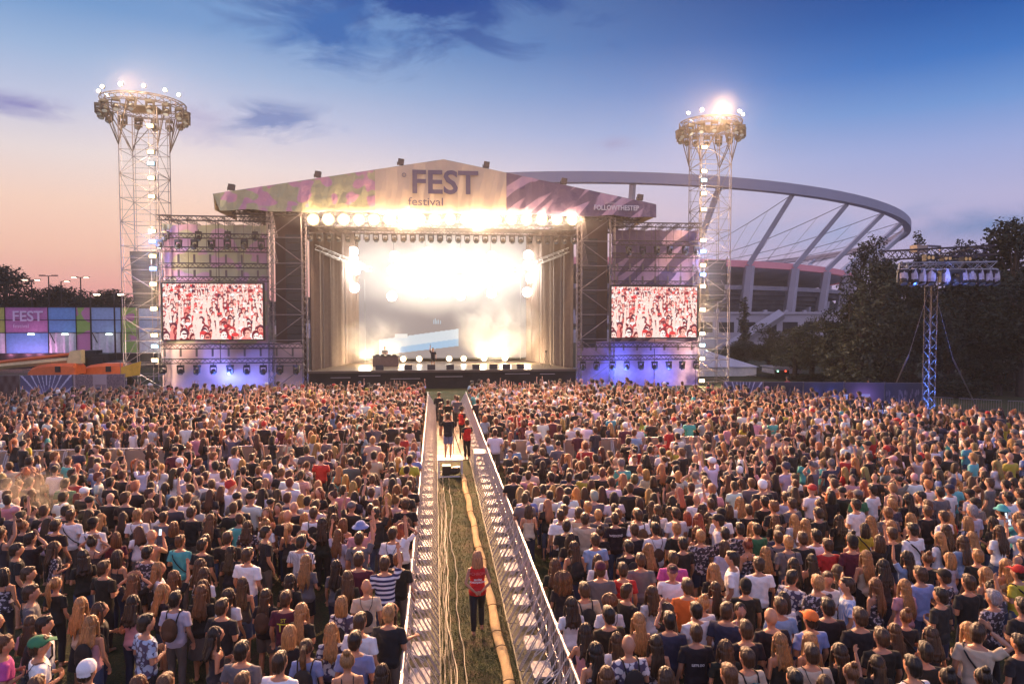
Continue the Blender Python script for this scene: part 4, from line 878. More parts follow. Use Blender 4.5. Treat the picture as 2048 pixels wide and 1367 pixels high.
def wing(side, xa, xb, trs, low, bt, by, xl):
    """truss rig with printed backing; xa..xb pixel edges, trs upper truss rows, low lower rows"""
    Y = YS - .4; r = empty('screen_rig', (X((xa + xb) / 2), YS, 0), 0, 'black truss rig with printed cloth around the %s screen' % side, 'rig', 'truss rigs beside the stage'); ox = r.location.x
    def bld(mb, n, m): mb.v = [(a - ox, b - YS, c) for a, b, c in mb.v]; return mb.build(n, m, r)
    for k, py in enumerate(trs):
        z = Z((xa + xb) / 2, py, Y); t_ = MB(); t_.truss((X(xa), Y, z), (X(xb), Y, z), .38, .035, .022); bld(t_, 'truss', M_truss)
    for k, py in enumerate(low):
        z = Z((xa + xb) / 2, py, Y); t_ = MB(); t_.truss((X(xl[0]), Y - .3, z), (X(xl[1]), Y - .3, z), .38, .035, .022); bld(t_, 'truss', M_truss)
    zt = Z((xa + xb) / 2, trs[0] - 3, Y)
    for x in (xa, xa + (xb - xa) * .52, xb):
        t_ = MB(); t_.truss((X(x), Y + .9, 0), (X(x), Y + .9, zt), .35, .03, .02); bld(t_, 'upright', M_truss)
    t_ = MB()
    for q in range(6):
        x = X(xa + (xb - xa) * (q + .5) / 6); t_.truss((x, Y, zt - .1), (x + .3, Y + 4, zt - .3 - .3 * (q % 2)), .25, .02, .014)
    for q in range(12):
        x = X(xa + (xb - xa) * (q + .3) / 12); t_.tube((x, Y, zt), (x, Y, Z(0, trs[-1], Y) if q % 3 == 0 else Z(0, trs[2], Y)), .018, 4)
    bld(t_, 'bracing', M_truss)
    s_ = MB()   # short beaded light strips between the rows
    for r0, r1, a_, b_ in ((trs[2], trs[3], xa, xb), (trs[3], trs[4], xa, xb), (low[0], low[1], xl[0], xl[1])):
        n = 7 if b_ - a_ < 230 else 9
        for q in range(n):
            x = X(a_ + (b_ - a_) * (q + .35) / n); z0, z1 = Z(0, r0, Y) - .25, Z(0, r1, Y) + .25
            s_.box((x, Y - .2, (z0 + z1) / 2), (.16, .06, z0 - z1))
            for w in range(6): s_.box((x, Y - .26, z1 + (z0 - z1) * (w + .5) / 6), (.09, .05, .06))
    bld(s_, 'light_strips', M_bead)
    def sheet(a_, b_, t_, u_, y, m, name, sag=.1):
        mb = MB(); nx_, nz_ = 26, 8; P0, P1 = at(a_, t_, y), at(b_, u_, y)
        vs = []
        for j in range(nz_ + 1):
            for i in range(nx_ + 1):
                u, v = i / nx_, j / nz_; vs.append((P0.x + (P1.x - P0.x) * u, y + sag * math.sin(u * 19 + 4 * v) * (.3 + .7 * v) + sag * .6 * math.sin(u * 7 - 9 * v), P0.z + (P1.z - P0.z) * v - (.1 * math.sin(u * 3.14 * 4) ** 2 if v == 0 else 0)))
        n = len(vs); fs = [(j * (nx_ + 1) + i, (j + 1) * (nx_ + 1) + i, (j + 1) * (nx_ + 1) + i + 1, j * (nx_ + 1) + i + 1) for j in range(nz_) for i in range(nx_)]
        mb.add(vs + [(a, b + .03, c) for a, b, c in vs], fs + [tuple(n + k for k in reversed(f)) for f in fs]); o = bld(mb, name, m)
        for p_ in o.data.polygons: p_.use_smooth = True
        return o
    sheet(xa + 2, xb - 2, bt, by, YS + .9, M_back if side == 'left' else M_purp, 'backing_cloth', .06)
    sheet(xl[0], xl[1], by - 5, 800, YS + .5, M_pinkfab if side == 'left' else mat('mauve_fabric', (.34, .24, .38), .85, bump=1., bscale=1.3), 'skirt_cloth', .2)
    return r, Y
wl, YL = wing('left', 322, 541, (437, 472, 499, 531, 558), (692, 721), 447, 690, (322, 608))
wr, YR = wing('right', 1222, 1397, (450, 486, 511, 538, 566), (689, 714), 458, 687, (1153, 1397))
heads([V3((X(px), YL, Z(px, 474, YL) - .2)) for px in (327, 363, 395, 428, 460, 494, 527)], 'black moving head under the upper truss left of the stage, %s from the left', 'moving heads on the left rig', scale=1.25)
heads([V3((X(px), YL, Z(px, 460, YL) - .1)) for px in (338, 403, 461, 515)], 'black lamp standing above the top row left of the stage, %s from the left', 'upper lamps on the left rig', scale=1.2)
heads([V3((X(px), YL - .3, Z(px, 724, YL) - .2)) for px in (330, 365, 398, 430, 463, 496, 529, 562, 595)], 'black moving head in the bottom row left of the stage, %s from the left', 'bottom moving heads of the left rig', scale=1.25)
heads([V3((X(px), YR, Z(px, 488, YR) - .2)) for px in (1254, 1282, 1310, 1336, 1366, 1388)], 'black moving head under the upper truss right of the stage, %s from the left', 'moving heads on the right rig', scale=1.2)
heads([V3((X(px), YR - .3, Z(px, 717, YR) - .2)) for px in (1163, 1190, 1222, 1250, 1278, 1305, 1333, 1360, 1388)], 'black moving head in the bottom row right of the stage, %s from the left', 'bottom moving heads of the right rig', scale=1.2)
# front truss of the stage: lit blinders above a row of hanging heads
ft = MB(); ft.truss((xi0, YS + .3, Z(880, 462)), (xi1, YS + .3, Z(880, 462)), .5, .04, .025); ft.truss((xi0, YS + .3, Z(880, 432)), (xi1, YS + .3, Z(880, 432)), .5, .04, .025); sbuild(ft, 'front_truss', M_truss)
heads([V3((xi0 + .4 + (xi1 - xi0 - .8) * i / 29, YS + .2, Z(880, 464) - .15)) for i in range(30)], 'moving head hanging under the front truss of the stage, %s from the left', 'moving heads of the front truss', scale=1.15)
WARM = (1, .78, .48); COOL = (.72, .86, 1); BLU = (.25, .42, 1)
E_ = {'w': emat('lit_warm_lamp', (1, .83, .6), 30), 'c': emat('lit_white_lamp', (.8, .95, 1), 16), 'b': emat('lit_blue_lamp', (.45, .65, 1), 14), 's': emat('lit_stage_lamp', (1, .9, .75), 40), 'wr': emat('warm_painted_halo', (1, .66, .3), 1.5), 'cr': emat('white_painted_halo', (.55, .85, 1), 1.5), 'br': emat('blue_painted_halo', (.18, .36, 1), 2.2), 'sr': emat('stage_painted_halo', (1, .74, .38), 2.2)}  # last four: self-glowing outer plates, a halo painted round each lens
def lamp(kind, w, h, round_=False):
    r = empty('flood_lamp' if not round_ else 'blinder'); b = MB(); l = MB(); halo = MB()
    if round_:
        b.path([(0, .3, 0), (0, .1, 0), (0, -.02, 0)], [w * .25, w * .5, w * .55], 18); l.cyl((0, -.055, 0), w * .36, .02, 20, 'y'); halo.cyl((0, -.03, 0), w * .53, .02, 20, 'y')
    else:
        b.box((0, .12, 0), (w, .2, h)); halo.box((0, -.0, 0), (w * .94, .03, h * .9)); l.box((0, -.03, 0), (w * .66, .03, h * .55))
    b.tube((-w * .6, .1, 0), (w * .6, .1, 0), .02); b.build('housing', M_black, r); l.build('lens', E_[kind], r); halo.build('painted_halo', E_[kind + 'r'], r); return r  # the glowing plate behind the lens paints its halo
def point(loc, e, col, r=.3, name='lamp_light'):
    l = bpy.data.lights.new(name, 'POINT'); o = bpy.data.objects.new(name, l); COL.objects.link(o); o.location = loc; l.energy = e; l.color = col; l.shadow_soft_size = r; return o
def spot(loc, to, e, col, ang, r=.4, blend=1., name='lamp_beam'):
    l = bpy.data.lights.new(name, 'SPOT'); o = bpy.data.objects.new(name, l); COL.objects.link(o); o.location = loc; l.energy = e; l.color = col; l.shadow_soft_size = r; l.spot_size = R(ang); l.spot_blend = blend
    o.rotation_euler = (V3(loc) - V3(to)).to_track_quat('Z', 'Y').to_euler(); return o
BL = None; bpx = [630 + (1142 - 630) * i / 17 for i in range(18)]
for i, px in enumerate(bpx):
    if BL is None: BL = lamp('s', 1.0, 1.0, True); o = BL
    else: o = copy_tree(BL)
    o.location = (X(px), YS - .3, Z(px, 440)); point((X(px), YS - .75, Z(px, 440)), 420, (1, .66, .38), .12); tag(o, 'lit round blinder in the row under the stage roof, %s from the left' % ORD[i].replace('nearest', 'first'), 'stage light', 'blinders under the stage roof')
for i in (1, 2):
    px = 700 + i * 125; q = at(px, 440, YS - .7)
    spot(q, ((-75, -26, 28, 80)[i], -38, 1), 150000, (1, .55, .28), 76, .8)
# warm light bouncing along the banner comes from the same row

# columns of lamps at the back of the stage
COLS = [(712, (503, 516, 540, 575)), (788, (512, 540, 565, 592)), (851, (505, 530, 556, 585)), (922, (508, 535, 560, 590)), (982, (512, 536, 560, 586)), (1056, (510, 530, 556, 584))]
SL = None
for i, (px, ys) in enumerate(COLS):
    YC = YS + 9.5; t_ = MB(); x = X(px, YC); ct = empty('lamp_column', (x, YC, 0), 0, 'vertical truss carrying lit lamps at the back of the stage, %s from the left' % ORD[i].replace('nearest', 'first'), 'lamp column', 'lamp columns on the stage')
    t_.truss((0, .4, Z(px, 600, YC)), (0, .4, zb - .2), .35, .03, .02); t_.build('truss', M_truss, ct)
    for py in ys:
        l_ = MB(); jx = rnd.uniform(-.25, .25); l_.cyl((jx, 0, Z(px, py, YC)), .48, .04, 18, 'y'); l_.build('lamp', E_['s'], ct)
for px, py in ((720, 540), (850, 545), (950, 545), (1052, 545)): point(at(px, py, YS + 8.6), 2100, (1, .93, .82), .6)
FL = None
for i, px in enumerate((752, 806, 838, 898, 927, 968, 1010)):
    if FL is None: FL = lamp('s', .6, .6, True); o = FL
    else: o = copy_tree(FL)
    o.name = 'floor_lamp'; o.location = (X(px, YS + 8), YS + 8, DZ + .5); tag(o, 'lit round lamp on the stage floor behind the performer, %s from the left' % ORD[i].replace('nearest', 'first'), 'stage light', 'floor lamps')
for px in (730, 790, 960, 1010, 1050): point(at(px, 712, YS + 7), 1300, (1, .74, .42), .5)
# smoke on the stage
def vol(name, lo, hi, dens, label, scale=.35, thr=.45, col=(1, .96, .92), an=.2, grad=True, warp=1.2):
    mb = MB(); c = [(lo[i] + hi[i]) / 2 for i in range(3)]; mb.box((0, 0, 0), [hi[i] - lo[i] for i in range(3)])
    m = bpy.data.materials.new(name); m.use_nodes = True; nt = m.node_tree; nt.nodes.clear(); n = nt.nodes.new; l = nt.links.new
    o_ = n('ShaderNodeOutputMaterial'); v = n('ShaderNodeVolumePrincipled'); v.inputs['Color'].default_value = (*col, 1); v.inputs['Anisotropy'].default_value = an; l(v.outputs[0], o_.inputs['Volume'])
    tc_ = n('ShaderNodeTexCoord'); no = n('ShaderNodeTexNoise'); no.inputs['Scale'].default_value = scale; no.inputs['Detail'].default_value = 4; no.inputs['Distortion'].default_value = warp; l(tc_.outputs['Object'], no.inputs['Vector'])
    mr = n('ShaderNodeMapRange'); mr.inputs[1].default_value = thr; mr.inputs[2].default_value = thr + .22; l(no.outputs[0], mr.inputs[0])
    # fades out towards the edges of the box
    g = n('ShaderNodeVectorMath'); g.operation = 'MULTIPLY'; l(tc_.outputs['Object'], g.inputs[0]); g.inputs[1].default_value = [2 / (hi[i] - lo[i]) for i in range(3)]
    ln = n('ShaderNodeVectorMath'); ln.operation = 'LENGTH'; l(g.outputs[0], ln.inputs[0]); f = n('ShaderNodeMapRange'); f.inputs[1].default_value = 1.0; f.inputs[2].default_value = .35; l(ln.outputs['Value'], f.inputs[0])
    mu = n('ShaderNodeMath'); mu.operation = 'MULTIPLY'; l(mr.outputs[0], mu.inputs[0]); l(f.outputs[0], mu.inputs[1]); m2 = n('ShaderNodeMath'); m2.operation = 'MULTIPLY'; m2.inputs[1].default_value = dens; l(mu.outputs[0], m2.inputs[0]); l(m2.outputs[0], v.inputs['Density'])
    o = mb.build(name, m); o.location = c; return tag(o, label, 'smoke', None, 'stuff')
vol('smoke', (X(650), YS + 2.5, DZ), (X(820), YS + 9, 7), .3, 'lit smoke rising from the left stage floor')
vol('smoke', (X(900), YS + 2.5, DZ), (X(1110), YS + 9, 9), .36, 'thick lit smoke rising from the right stage floor', thr=.4)
vol('smoke', (X(660), YS + 2, 6), (X(1110), YS + 9, 15.8), .24, 'thin smoke hanging under the stage roof', thr=.36, scale=.25)
vol('smoke', (-42, 34, .5), (52, 78, 33), SMOKE, 'smoke added for warm glow over the stage front and the first rows', thr=.2, scale=.05, col=(1, .95, .9), an=0., warp=.5)  # volume put in so the lamps glow over the stage front
vol('smoke', (X(500), YS - 2.6, Z(880, 474)), (X(1272), YS + 1.6, Z(880, 410)), .13, 'smoke added to spread the glow of the row of lamps under the stage roof', thr=.1, scale=.2, col=(1, .95, .9), an=0., warp=.3)  # dense band put in so the glows of the lamps merge
# performers and gear
pf = person((at(866, 737, YS + 2.6).x, YS + 2.6, DZ), R(180), 1.82, 'm', 'd', 's', 'K', ('hang', 'up'), 'person in dark T-shirt and shorts holding a microphone aloft on stage', bkind='short', bottom=(.02, .02, .02), mirror=1, legs='walk')
mc_ = MB(); mc_.path([(0, 0, 0), (0, 0, .14)], [.012, .015], 8); mc_.ell((0, 0, .17), (.028, .028, .034), 10, 8); mo = mc_.build('microphone', M_black); mo.location = pf.matrix_basis @ V3((.225, .16, 1.93)); tag(mo, 'black microphone in the raised hand of the person on stage', 'microphone')
dj = person((at(770, 712, YS + 6).x, YS + 6, DZ), R(180), 1.8, 'm', 'd', 's', 'G', ('front', 'front'), 'person in grey top standing behind the DJ desk')
dk = empty('dj_desk', (at(772, 712, YS + 5).x, YS + 5, DZ), 0, 'draped DJ desk with decks on the left of the stage', 'desk'); m_ = MB(); m_.box((0, 0, 1.0), (2.5, .9, .06)); m_.build('table_top', M_black, dk); m_ = MB(); m_.box((0, -.02, .49), (2.4, .8, .95)); m_.build('cloth', mat('desk_cloth', (.16, .11, .09), .9, bump=.8, bscale=4), dk)
m_ = MB()
for q in (-.8, -.3, .3, .8): m_.box((q, 0, 1.08), (.38, .42, .1)); m_.cyl((q, -.02, 1.14), .14, .02)
m_.build('decks', M_dark, dk)
MO = None
for i, px in enumerate((757, 815, 862, 900, 953, 988, 1014, 1043)):
    if MO is None:
        m_ = MB(); m_.prism([(-.35, -.2, 0), (-.35, .35, 0), (-.35, .3, .4), (-.35, -.05, .45)], (.7, 0, 0)); MO = m_.build('stage_monitor', M_black); g_ = MB(); g_.box((0, -.14, .22), (.62, .02, .34), Matrix.Rotation(R(-18), 3, 'X')); g_.build('grille', M_dark, MO); o = MO
    else: o = copy_tree(MO)
    o.location = (X(px), YS + .7, DZ); tag(o, 'black wedge monitor on the stage edge, %s from the left' % ORD[i].replace('nearest', 'first'), 'speaker', 'wedge monitors along the stage edge')
def tripod(loc, rz, label, s=1.):
    r = empty('camera_tripod', loc, rz, label, 'camera'); r.scale = (s, s, s)
    for a in (90, 210, 330):
        m_ = MB(); m_.tube((0, 0, 1.25), (.5 * math.cos(R(a)), .5 * math.sin(R(a)), 0), .018); m_.build('leg', M_black, r)
    m_ = MB(); m_.box((0, .02, 1.5), (.14, .36, .18)); m_.cyl((0, .27, 1.5), .05, .2, 12, 'y'); m_.box((-.1, -.1, 1.62), (.1, .06, .08)); m_.tube((0, 0, 1.2), (0, 0, 1.4), .04); m_.tube((.08, -.1, 1.4), (.2, -.45, 1.25), .012); m_.build('camera', M_black, r); return r
tripod((X(1092, YS + 2), YS + 2, DZ), R(160), 'camera on a tripod at the right side of the stage')
# blue wash on the skirts from lamps standing before them
for px, e in ((457, 420), (1240, 260), (1330, 160)):
    q = at(px, 760, YS - .9)
    b_ = MB(); b_.box((0, 0, .15), (.7, .2, .2)); b_.box((0, .0, .27), (.6, .14, .03)); o = b_.build('floor_wash_lamp', [M_black]); o.location = (q.x, q.y, .2); tag(o, 'blue floor lamp before the %s skirt cloth' % ('left' if px < 900 else 'right inner' if px < 1300 else 'right outer'), 'lamp')
    point((q.x, q.y - .1, 1.6), e * 3, (.12, .2, 1), .3)
# ---------------------------------------------------------------- two scaffold lighting towers
def light_tower(side, pxl, pxr, py_ring, ring_r, lamps, cool, blue, pxlamp, ringl):
    Y = YS - .2; xa, xb = X(pxl, Y), X(pxr, Y); w = xb - xa; dd = 2.7; cx = (xa + xb) / 2; zr = at((pxl + pxr) / 2, py_ring, Y + dd / 2).z
    r = empty('lighting_tower', (cx, Y + dd / 2, 0), 0, 'tall scaffold lighting tower with a round top %s of the stage' % side, 'tower', 'lighting towers'); ox, oy = cx, Y + dd / 2
    def bld(mb, n, m, sm=False): return mb.build(n, m, r, sm)
    t_ = MB(); cr = [(-w / 2, -dd / 2), (w / 2, -dd / 2), (w / 2, dd / 2), (-w / 2, dd / 2)]
    for x, y in cr:
        t_.tube((x, y, 0), (x, y, zr - .4), .042, 6); t_.tube((x * .88, y, 0), (x * .88, y, zr - .4), .025, 4)
    st_ = 2.0; n = int((zr - .4) / st_)
    for k in range(n + 1):
        z = .4 + k * st_
        for q in range(4):
            a, b = cr[q], cr[(q + 1) % 4]; t_.tube((*a, z), (*b, z), .028, 4)
            if z + 1 < zr: t_.tube((*a, z + 1), (*b, z + 1), .02, 4) if q % 2 == 0 else None
            if z + st_ < zr: t_.tube((*(a if (k + q) % 2 else b), z), (*(b if (k + q) % 2 else a), z + st_), .026, 4)
    bld(t_, 'scaffold', M_galv)
    g_ = MB(); m_ = 28
    ring = lambda rr, z: [(rr * math.cos(2 * math.pi * i / m_), rr * math.sin(2 * math.pi * i / m_), z) for i in range(m_ + 1)]
    for rr, z in ((ring_r, zr + .25), (ring_r, zr - .25), (ring_r - .4, zr - .25), (ring_r - .4, zr + .25)): g_.path(ring(rr, z), .045, 5)
    A_, B2, C_, D_ = ring(ring_r, zr + .25), ring(ring_r, zr - .25), ring(ring_r - .4, zr - .25), ring(ring_r - .4, zr + .25)
    for i in range(m_): g_.tube(A_[i], B2[i + 1], .025, 4); g_.tube(C_[i], A_[i + 1], .022, 4); g_.tube(D_[i], C_[i], .022, 4)
    for i in range(0, m_, 7): g_.tube(A_[i], (0, 0, zr), .04, 4); g_.tube(C_[i], (cr[(i // 7 + 2) % 4][0] * 1.0, cr[(i // 7 + 2) % 4][1], zr - 3.2), .035, 4)
    for i in range(1, m_, 4): s_ = (w * .5 * (1 if A_[i][0] > 0 else -1), dd * .5 * (1 if A_[i][1] > 0 else -1), zr - 3.6); g_.tube(B2[i], s_, .05, 5); g_.tube(C_[i], s_, .03, 4)
    bld(g_, 'ring_truss', M_truss)
    pl_ = MB(); pl_.box((0, 0, zr - .3), (w * .9, dd * .9, .08)); bld(pl_, 'platform', M_dark)
    ln_ = MB(); zl = at(pxlamp, 500, Y - .3).z; xl_ = X(pxlamp, Y - .3) - ox
    for s in (-1, 1): ln_.tube((xl_ + s * .2, -dd / 2 - .12, 1), (xl_ + s * .2, -dd / 2 - .12, zr - .6), .022, 4)
    bld(ln_, 'lamp_ladder', M_galv)
    # lamps down the ladder
    base = {}
    for i, py in enumerate(lamps):
        kd = 'c' if py in cool else 'b' if py in blue else 'w'
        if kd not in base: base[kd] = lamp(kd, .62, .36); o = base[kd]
        else: o = copy_tree(base[kd])
        q = at(pxlamp, py, Y - .35); o.location = (X(pxlamp, Y - .35), Y - .35, q.z); point((o.location.x, Y - .75, q.z), {'w': 330, 'c': 200, 'b': 330}[kd], {'w': (1, .68, .36), 'c': (.75, .9, 1), 'b': (.2, .36, 1)}[kd], .1)
        tag(o, 'lit %s flood lamp on the %s tower, %s from the top' % ({'w': 'warm', 'c': 'white', 'b': 'blue'}[kd], side, ORD[i].replace('nearest', 'first')), 'lamp', 'flood lamps down the %s tower' % side)
    # covered moving heads under the ring
    pts = [V3((ox + ring_r * math.cos(a), oy + ring_r * math.sin(a), zr - .3)) for a in [2 * math.pi * (i + .3) / 16 for i in range(16)]]
    heads(pts, 'moving head hanging from the %s tower ring, %%s going round it' % side, 'moving heads of the %s tower ring' % side, scale=1.5)
    LB = None
    for i, a in enumerate(ringl):
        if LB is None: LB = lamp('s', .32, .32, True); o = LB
        else: o = copy_tree(LB)
        o.location = (ox + ring_r * math.sin(R(a)), oy - ring_r * math.cos(R(a)), zr + .75); point((o.location.x, o.location.y - .4, zr + .8), 420, (1, .76, .48), .1); tag(o, 'lit round lamp on top of the %s tower ring, %s from the left' % (side, ORD[i].replace('nearest', 'first')), 'lamp', 'lamps on the %s tower ring' % side)
    return r, ox, oy, zr
la = (252, 304, 327, 356, 393, 462, 483, 512, 537, 568, 617, 670, 692, 720); ra = (294, 342, 360, 387, 419, 480, 503, 530, 549, 572, 619, 667, 690, 717, 761)
lt1 = light_tower('left', 245, 322, 212, 3.3, la, (327, 692), (483, 537), 308, (-68, -42, -8, 22, 50, 74))
lt2 = light_tower('right', 1397, 1459, 252, 2.85, ra, (360, 690), (503, 549), 1405, (-66, -38, 0, 38, 62))
for t_, pl, ys_ in ((lt1, 308, (300, 400, 560, 690)), (lt2, 1405, (340, 420, 570, 740))):
    point((t_[1], t_[2] - 3.9, t_[3] + .9), 700, (1, .78, .5), .3)
spot((lt1[1] - .3, lt1[2] - 3.9, lt1[3] + .8), (14, 14, 0), 190000, (1, .55, .27), 70, .5)
spot((lt2[1] + .1, lt2[2] - 3.5, lt2[3] + .8), (-8, 14, 0), 190000, (1, .55, .27), 70, .5)
vol('smoke', (X(308) - 2.0, YS - 3.2, .5), (X(308) + 2.0, YS + .6, 20), .022, 'thin haze added for halos along the lamp ladder of the left tower', thr=.1, scale=.3, warp=.3)  # volume put in to give the ladder lamps halos
vol('smoke', (X(1405) - 2.0, YS - 3.2, .5), (X(1405) + 2.0, YS + .6, 18), .022, 'thin haze added for halos along the lamp ladder of the right tower', thr=.1, scale=.3, warp=.3)  # the same added halo volume for the right ladder
vol('smoke', (lt2[1] - 11, lt2[2] - 9, lt2[3] - 9), (lt2[1] + 13, lt2[2] + 5, lt2[3] + 10), .0012, 'haze added for a glow round the top of the right tower', thr=.25, scale=.12, warp=.5)  # volume put in to carry a glow round the ring lamps
# line array hanging beside the left tower, wrapped dark; another beside the right one
for sd_, a_, b_, t0, b0 in (('left', 264, 318, 503, 615), ('right', 1412, 1448, 520, 600)):
    m_ = MB(); Y_ = YS + 2.2; P0, P1 = at(a_, t0, Y_), at(b_, b0, Y_); n = 12
    for q in range(n): z = P0.z - (P0.z - P1.z) * (q + .5) / n; m_.box((0, 0, z), ((P1.x - P0.x) * (1 - .02 * q), .9, (P0.z - P1.z) / n * .95), Matrix.Rotation(R(-q * .8), 3, 'X'))
    o = m_.build('line_array', M_black); o.location = ((P0.x + P1.x) / 2, Y_, 0); tag(o, 'dark speaker array hanging by the %s lighting tower' % sd_, 'speaker', 'line arrays')
# ================================================================ stadium far behind the stage
M_conc = mat('concrete', (.45, .4, .43), .8, var=.08, scale=.05); M_col = mat('column_paint', (.6, .6, .66), .6, var=.15, scale=.2); M_ring = mat('ring_paint', (.36, .35, .42), .6, var=.06, scale=.05)
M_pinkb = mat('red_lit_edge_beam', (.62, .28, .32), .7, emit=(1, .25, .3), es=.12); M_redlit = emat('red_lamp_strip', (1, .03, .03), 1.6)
sta = empty('stadium', (0, 0, 0), 0, 'large stadium with a white tilted-column roof ring behind the stage', 'stadium')
ELA, ELB = 169.8, 120.8; ca, sa = math.cos(-YAW), math.sin(-YAW); PHI = 1.15; ECX, ECZ = 48.8, 327.9
def EL(t_, k=1., z=0.):      # ellipse turned square to the line of sight
    u, v = ELA * k * math.cos(t_), ELB * k * math.sin(t_); x, y = u * math.cos(PHI) - v * math.sin(PHI), u * math.sin(PHI) + v * math.cos(PHI); return V3((x * ca - y * sa, x * sa + y * ca, z))
NS = 120; HT, HB = 39.3, 21.5
def band(mb, k, z, w, h, t0=0, t1=2 * math.pi, n=NS):
    rg = []
    for i in range(n + 1):
        t_ = t0 + (t1 - t0) * i / n; c = EL(t_, k, z); o_ = EL(t_, k).normalized(); rg.append([c + o_ * w / 2 + V3((0, 0, h / 2)), c + o_ * w / 2 - V3((0, 0, h / 2)), c - o_ * w / 2 - V3((0, 0, h / 2)), c - o_ * w / 2 + V3((0, 0, h / 2))])
    return mb.rings(rg)
b = MB(); band(b, 1, HT, 2.4, 2.6); b.build('roof_ring', M_ring, sta)
b = MB(); band(b, .84, HB, 1.6, 1.9); b.build('edge_beam', M_pinkb, sta)
cb = MB(); cbl = MB()
NC = 36
for i in range(NC):
    t_ = 2 * math.pi * (i + .35) / NC; c = MB(); top = EL(t_, .995, HT - 1.2); bot = EL(t_, .85, HB); c.path([bot, top], [1.0, .8], 4)
    c.build('column', M_col, sta)
    p = MB(); p.path([EL(t_, .85, HB - .6), EL(t_, .83, 4)], [1.5, 1.9], 6); p.build('pier', M_conc, sta)
    inn = EL(t_, .40, 27); low_ = EL(t_, .41, 20.5)
    for k_ in range(8):
        a, bb = k_ / 8, (k_ + 1) / 8; f = lambda q: EL(t_, .99, HT - 1.2).lerp(inn, q) - V3((0, 0, 2.4 * math.sin(q * math.pi)))
        cb.tube(f(a), f(bb), .11, 3)
        g = EL(t_, .84, HB).lerp(low_, bb); u = f(bb)
        if k_ < 6: cbl.tube(g, u, .05, 3)
    cb.tube(EL(t_, .84, HB + .5), low_, .09, 3)
cb.build('radial_cables', M_dark, sta); cbl.build('hanger_cables', M_dark, sta)
b = MB(); band(b, .40, 27, .8, .8); band(b, .41, 20.5, .8, .8); b.build('tension_ring', M_ring, sta)
b = MB(); vs = []
for k_, z in ((.835, HB - .4), (.75, HB - 3), (.62, HB - 5), (.42, HB - 4.5)): vs.append([EL(2 * math.pi * i / NS, k_, z + (.35 if i % 2 else 0)) for i in range(NS)])
for r_ in range(3): b.add(vs[r_] + vs[r_ + 1], [(i, (i + 1) % NS, NS + (i + 1) % NS, NS + i) for i in range(NS)])
b.build('roof_membrane', mat('pale_membrane', (.85, .8, .82), .8, var=.2, scale=.08), sta)
b = MB()
for r_ in range(10): band(b, .82 - .035 * r_, 14.5 - 1.3 * r_, 5.2, 1.3)
b.build('stands', mat('grey_stand', (.28, .25, .27), .9, var=.2, scale=.2), sta)
b = MB(); band(b, .88, 5.2, 4, 2.2); band(b, .97, 1.2, 26, 2.4)
for i in range(90): c = EL(2 * math.pi * i / 90, .9); b.box((c.x, c.y, 6.5), (1.0, 1.0, 2.6))
b.build('terrace', M_conc, sta)
b = MB(); band(b, .78, HB - 3.2, .8, .9, 1.25, 2.2, 30); b.build('red_light_strip', M_redlit, sta)
b = MB()
for i in range(60): c = EL(.25 + 1.1 * i / 60, .86); b.box((c.x, c.y, 7.6), (1.6, 1.6, 1.5))
b.build('window_band', mat('dark_glass', (.04, .04, .05), .2), sta)
sta.location = (ECX * ca - ECZ * sa, ECX * sa + ECZ * ca, 0)
# service building in front of the stadium
def building(loc, w, d_, h, label):
    r = empty('service_building', loc, -YAW * .3, label, 'building'); b = MB(); b.box((0, 0, h / 2), (w, d_, h)); b.box((0, 0, h + .25), (w + .8, d_ + .8, .4)); b.build('wall', M_conc, r)
    n = int(w / 4)
    for i in range(n):
        q = MB(); x = -w / 2 + (i + .5) * w / n; q.box((x, -d_ / 2 - .03, h * .62), (w / n * .7, .1, h * .3)); q.build('window', M_dark, r)
    s = MB(); s.path([(-w * .2, -d_ / 2 - 1.2, 0), (w * .12, -d_ / 2 - 1.2, h)], [1.1, 1.1], 4); s.build('stair', M_conc, r); return r
g = gr(1560, 722); building((at(1500, 640, 130).x, 132, 0), 34, 12, 6.6, 'low grey concrete service building below the stadium columns')
# ================================================================ trees
def leafmat(name, c1, c2):
    m = bpy.data.materials.new(name); m.use_nodes = True; nt = m.node_tree; b = nt.nodes['Principled BSDF']; n = nt.nodes.new; l = nt.links.new
    g = n('ShaderNodeTexCoord'); a = n('ShaderNodeTexNoise'); a.inputs['Scale'].default_value = .8; a.inputs['Detail'].default_value = 5; l(g.outputs['Object'], a.inputs['Vector'])
    x = n('ShaderNodeMix'); x.data_type = 'RGBA'; x.inputs[6].default_value = (*c1, 1); x.inputs[7].default_value = (*c2, 1); r = n('ShaderNodeMapRange'); r.inputs[1].default_value = .38; r.inputs[2].default_value = .62; l(a.outputs[0], r.inputs[0]); l(r.outputs[0], x.inputs[0]); l(x.outputs[2], b.inputs['Base Color']); b.inputs['Roughness'].default_value = .7; return m
M_leaf = leafmat('leaves', (.008, .013, .005), (.022, .028, .009)); M_leaf2 = leafmat('pale_leaves', (.05, .055, .025), (.085, .08, .035)); M_bark = mat('bark', (.05, .035, .025), .9, var=.3, scale=4)
